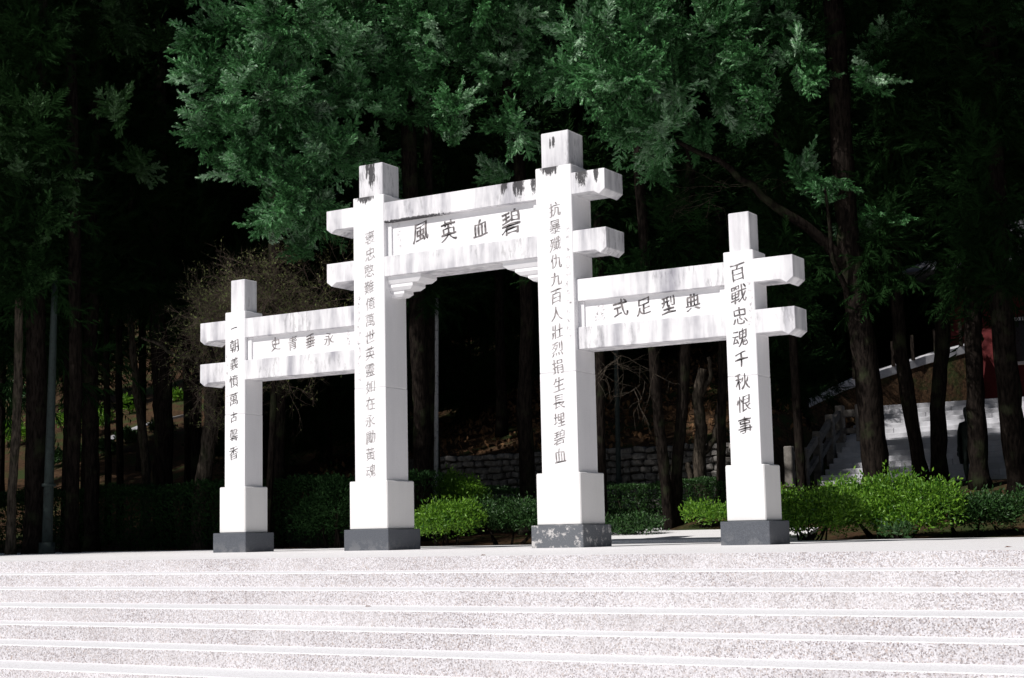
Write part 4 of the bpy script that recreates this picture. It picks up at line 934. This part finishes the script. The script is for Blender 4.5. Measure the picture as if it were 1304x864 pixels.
# ---------------------------------------------------------------- poles
def pole(label, pts_px, D, r0, r1, mat, name='lamp_pole'):
    x, y = spot(pts_px[0][0], D); z = gz(x, y); t = thing(name, label, 'pole', (x, y, z), 0)
    P = [pt(a, b_, D)-Vector((x, y, z)) for a, b_ in pts_px]; P[0].z = -.05
    bm = bmesh.new(); pp = [P[0].lerp(P[-1], k/8) for k in range(9)]; add_tube(bm, pp, [r0+(r1-r0)*k/8 for k in range(9)], 12); bm_obj('shaft', bm, M[mat], t, True)
    bm = bmesh.new(); add_tube(bm, [P[0], P[0]+Vector((0, 0, .28))], [r0*1.5, r0*1.45], 12); bm_obj('collar', bm, M[mat], t, True)
    bm = bmesh.new(); q = pp[2]; add_tube(bm, [q, q+Vector((0, 0, .06))], [r0*1.25, r0*1.25], 12); bm_obj('band', bm, M[mat], t, True)
pole('tapering dark green pole standing behind the hedge on the left', [(61, 625), (66, 480), (70, 355)], 31.3, .11, .06, 'pole_green')
pole('blotched light grey pole in the middle bay', [(554, 612), (555, 500), (556, 380)], 35, .055, .045, 'pole_grey')
pole('slim dull green pole in the right bay before the rubble wall', [(788, 628), (786, 540), (784, 430)], 35, .065, .05, 'pole_green')
#STATUE
# trees beyond the right edge of the picture
for i, (x, y, q) in enumerate(((13.5, 6.5, 1.3), (18, 1.5, 1.5), (19, 9, 1.6), (22, -5, 1.5))):
    tree(('slim', 'tall', 'very tall', 'broad')[i]+' dark conifer at the right end of the plaza', x, y, [(0, 0, 0), (0.1, 0, 6), (0, 0, 16)], [.32, .26, .12], (), [(GEN[i % 3], (0, 0, 3.0), i*1.3, (q, q, q*1.15))], 'bark', 'tall trees at the right end of the plaza', seed=320+i)
def statue():
    x, y = spot(1236, 34.5); z = gz(x, y); t = thing('statue', 'dark bronze statue of a standing man in a long cape, half hidden behind a trunk', 'statue', (x, y, z), R(-25))
    box_obj('pedestal', -.42, .42, -.36, .36, -.6, .08, M['rubble'], t, .02)
    # body: joints with a radius each, grown with a skin modifier
    J = dict(pel=(0, 0, .98, .15, .12), wst=(0, .01, 1.14, .155, .12), chs=(0, 0, 1.36, .185, .135), nkb=(0, .01, 1.52, .085, .08), nck=(0, .0, 1.58, .062, .062), hd1=(0, -.015, 1.68, .088, .10), hd2=(0, -.01, 1.78, .075, .09),
             lsh=(-.19, 0, 1.46, .075, .07), lel=(-.25, .03, 1.17, .052, .05), lwr=(-.23, -.09, .93, .036, .034), lhd=(-.225, -.11, .84, .042, .028),
             rsh=(.19, 0, 1.46, .075, .07), rel=(.25, .03, 1.17, .052, .05), rwr=(.24, -.06, .93, .036, .034), rhd=(.24, -.08, .84, .042, .028),
             lhp=(-.09, 0, .93, .10, .10), lkn=(-.11, -.02, .55, .068, .068), lan=(-.11, .02, .19, .045, .045), lft=(-.13, -.13, .125, .045, .035),
             rhp=(.09, 0, .93, .10, .10), rkn=(.11, -.04, .55, .068, .068), ran=(.12, 0, .19, .045, .045), rft=(.15, -.15, .125, .045, .035))
    E_ = 'pel-wst wst-chs chs-nkb nkb-nck nck-hd1 hd1-hd2 chs-lsh lsh-lel lel-lwr lwr-lhd chs-rsh rsh-rel rel-rwr rwr-rhd pel-lhp lhp-lkn lkn-lan lan-lft pel-rhp rhp-rkn rkn-ran ran-rft'.split()
    ks = list(J); me = bpy.data.meshes.new('body'); me.from_pydata([J[k][:3] for k in ks], [tuple(ks.index(q) for q in e.split('-')) for e in E_], [])
    for hd, sgn in (('lhd', -1), ('rhd', 1)): pass
    b = link('body', me, t); me.materials.append(M['bronze'])
    sk = b.modifiers.new('skin', 'SKIN'); sk.use_smooth_shade = True
    for i, k in enumerate(ks): me.skin_vertices[0].data[i].radius = J[k][3:5]
    me.skin_vertices[0].data[0].use_root = True
    b.modifiers.new('sub', 'SUBSURF').levels = 2; b.modifiers['sub'].render_levels = 2
    for hd, sgn in (('lhd', -1), ('rhd', 1)):     # five fingers on each hand
        hx, hy, hz = J[hd][:3]
        for k in range(4):
            bm = bmesh.new(); fx = hx+(k-1.5)*.017; L = (.062, .072, .068, .052)[k]
            add_tube(bm, [(fx, hy, hz), (fx, hy-.008, hz-.03-L*.4), (fx, hy+.008, hz-.03-L)], [.010, .009, .007], 6); bm_obj('finger', bm, M['bronze'], t, True)
        bm = bmesh.new(); add_tube(bm, [(hx-sgn*.03, hy, hz+.02), (hx-sgn*.052, hy-.015, hz-.01), (hx-sgn*.05, hy-.018, hz-.045)], [.012, .010, .008], 6); bm_obj('thumb', bm, M['bronze'], t, True)
    # face, hair, ears
    bm = bmesh.new(); bmesh.ops.create_icosphere(bm, subdivisions=3, radius=1)
    for v in bm.verts:
        c = v.co; f = max(0, -c.y); c.x *= .078*(1-.16*max(0, -c.z)); c.z = c.z*.115; c.y *= .095
        if f > .85 and abs(v.co.x) < .016 and -.03 < c.z < .02: c.y -= .016
        if f > .6 and .012 < c.z < .035 and .015 < abs(c.x) < .045: c.y += .010
        if f > .7 and -.062 < c.z < -.05 and abs(c.x) < .03: c.y += .006
        v.co = Vector((c.x, c.y-.012, c.z+1.725))
    hd = bm_obj('head', bm, M['bronze'], t, True)
    for sx in (-1, 1):
        bm = bmesh.new(); bmesh.ops.create_icosphere(bm, subdivisions=2, radius=1)
        for v in bm.verts: v.co = Vector((v.co.x*.012+sx*.080, v.co.y*.022, v.co.z*.033+1.72))
        bm_obj('ear', bm, M['bronze'], hd, True)
    bm = bmesh.new(); bmesh.ops.create_icosphere(bm, subdivisions=3, radius=1)
    for v in list(bm.verts):
        if v.co.z < -.1 and v.co.y < .2: bm.verts.remove(v)
        elif v.co.z < -.7: bm.verts.remove(v)
    for v in bm.verts: v.co = Vector((v.co.x*.088, v.co.y*.105+.002, v.co.z*.095+1.765))
    bm_obj('hair', bm, M['bronze'], hd, True)
    # cape from the shoulders to below the knee, open in front
    bm = bmesh.new(); rows = []; lv = ((1.53, .12, .10), (1.47, .25, .15), (1.30, .30, .18), (1.05, .31, .20), (.80, .30, .20), (.62, .27, .19), (.58, .265, .185))
    for z_, rx, ry in lv:
        row = []
        for k in range(33):
            a = R(-62)+R(304)*k/32; f = 1+.05*math.sin(k*1.9)*(1.55-z_)
            row.append(bm.verts.new((math.cos(a+0*R(90))*rx*f, math.sin(a)*ry*f+.02, z_)))
        rows.append(row)
    for i in range(len(rows)-1):
        for k in range(32): bm.faces.new((rows[i][k], rows[i][k+1], rows[i+1][k+1], rows[i+1][k]))
    r_ = bmesh.ops.solidify(bm, geom=bm.faces[:], thickness=.018); bmesh.ops.recalc_face_normals(bm, faces=bm.faces[:])
    bm_obj('cape', bm, M['bronze'], t, True)
statue()
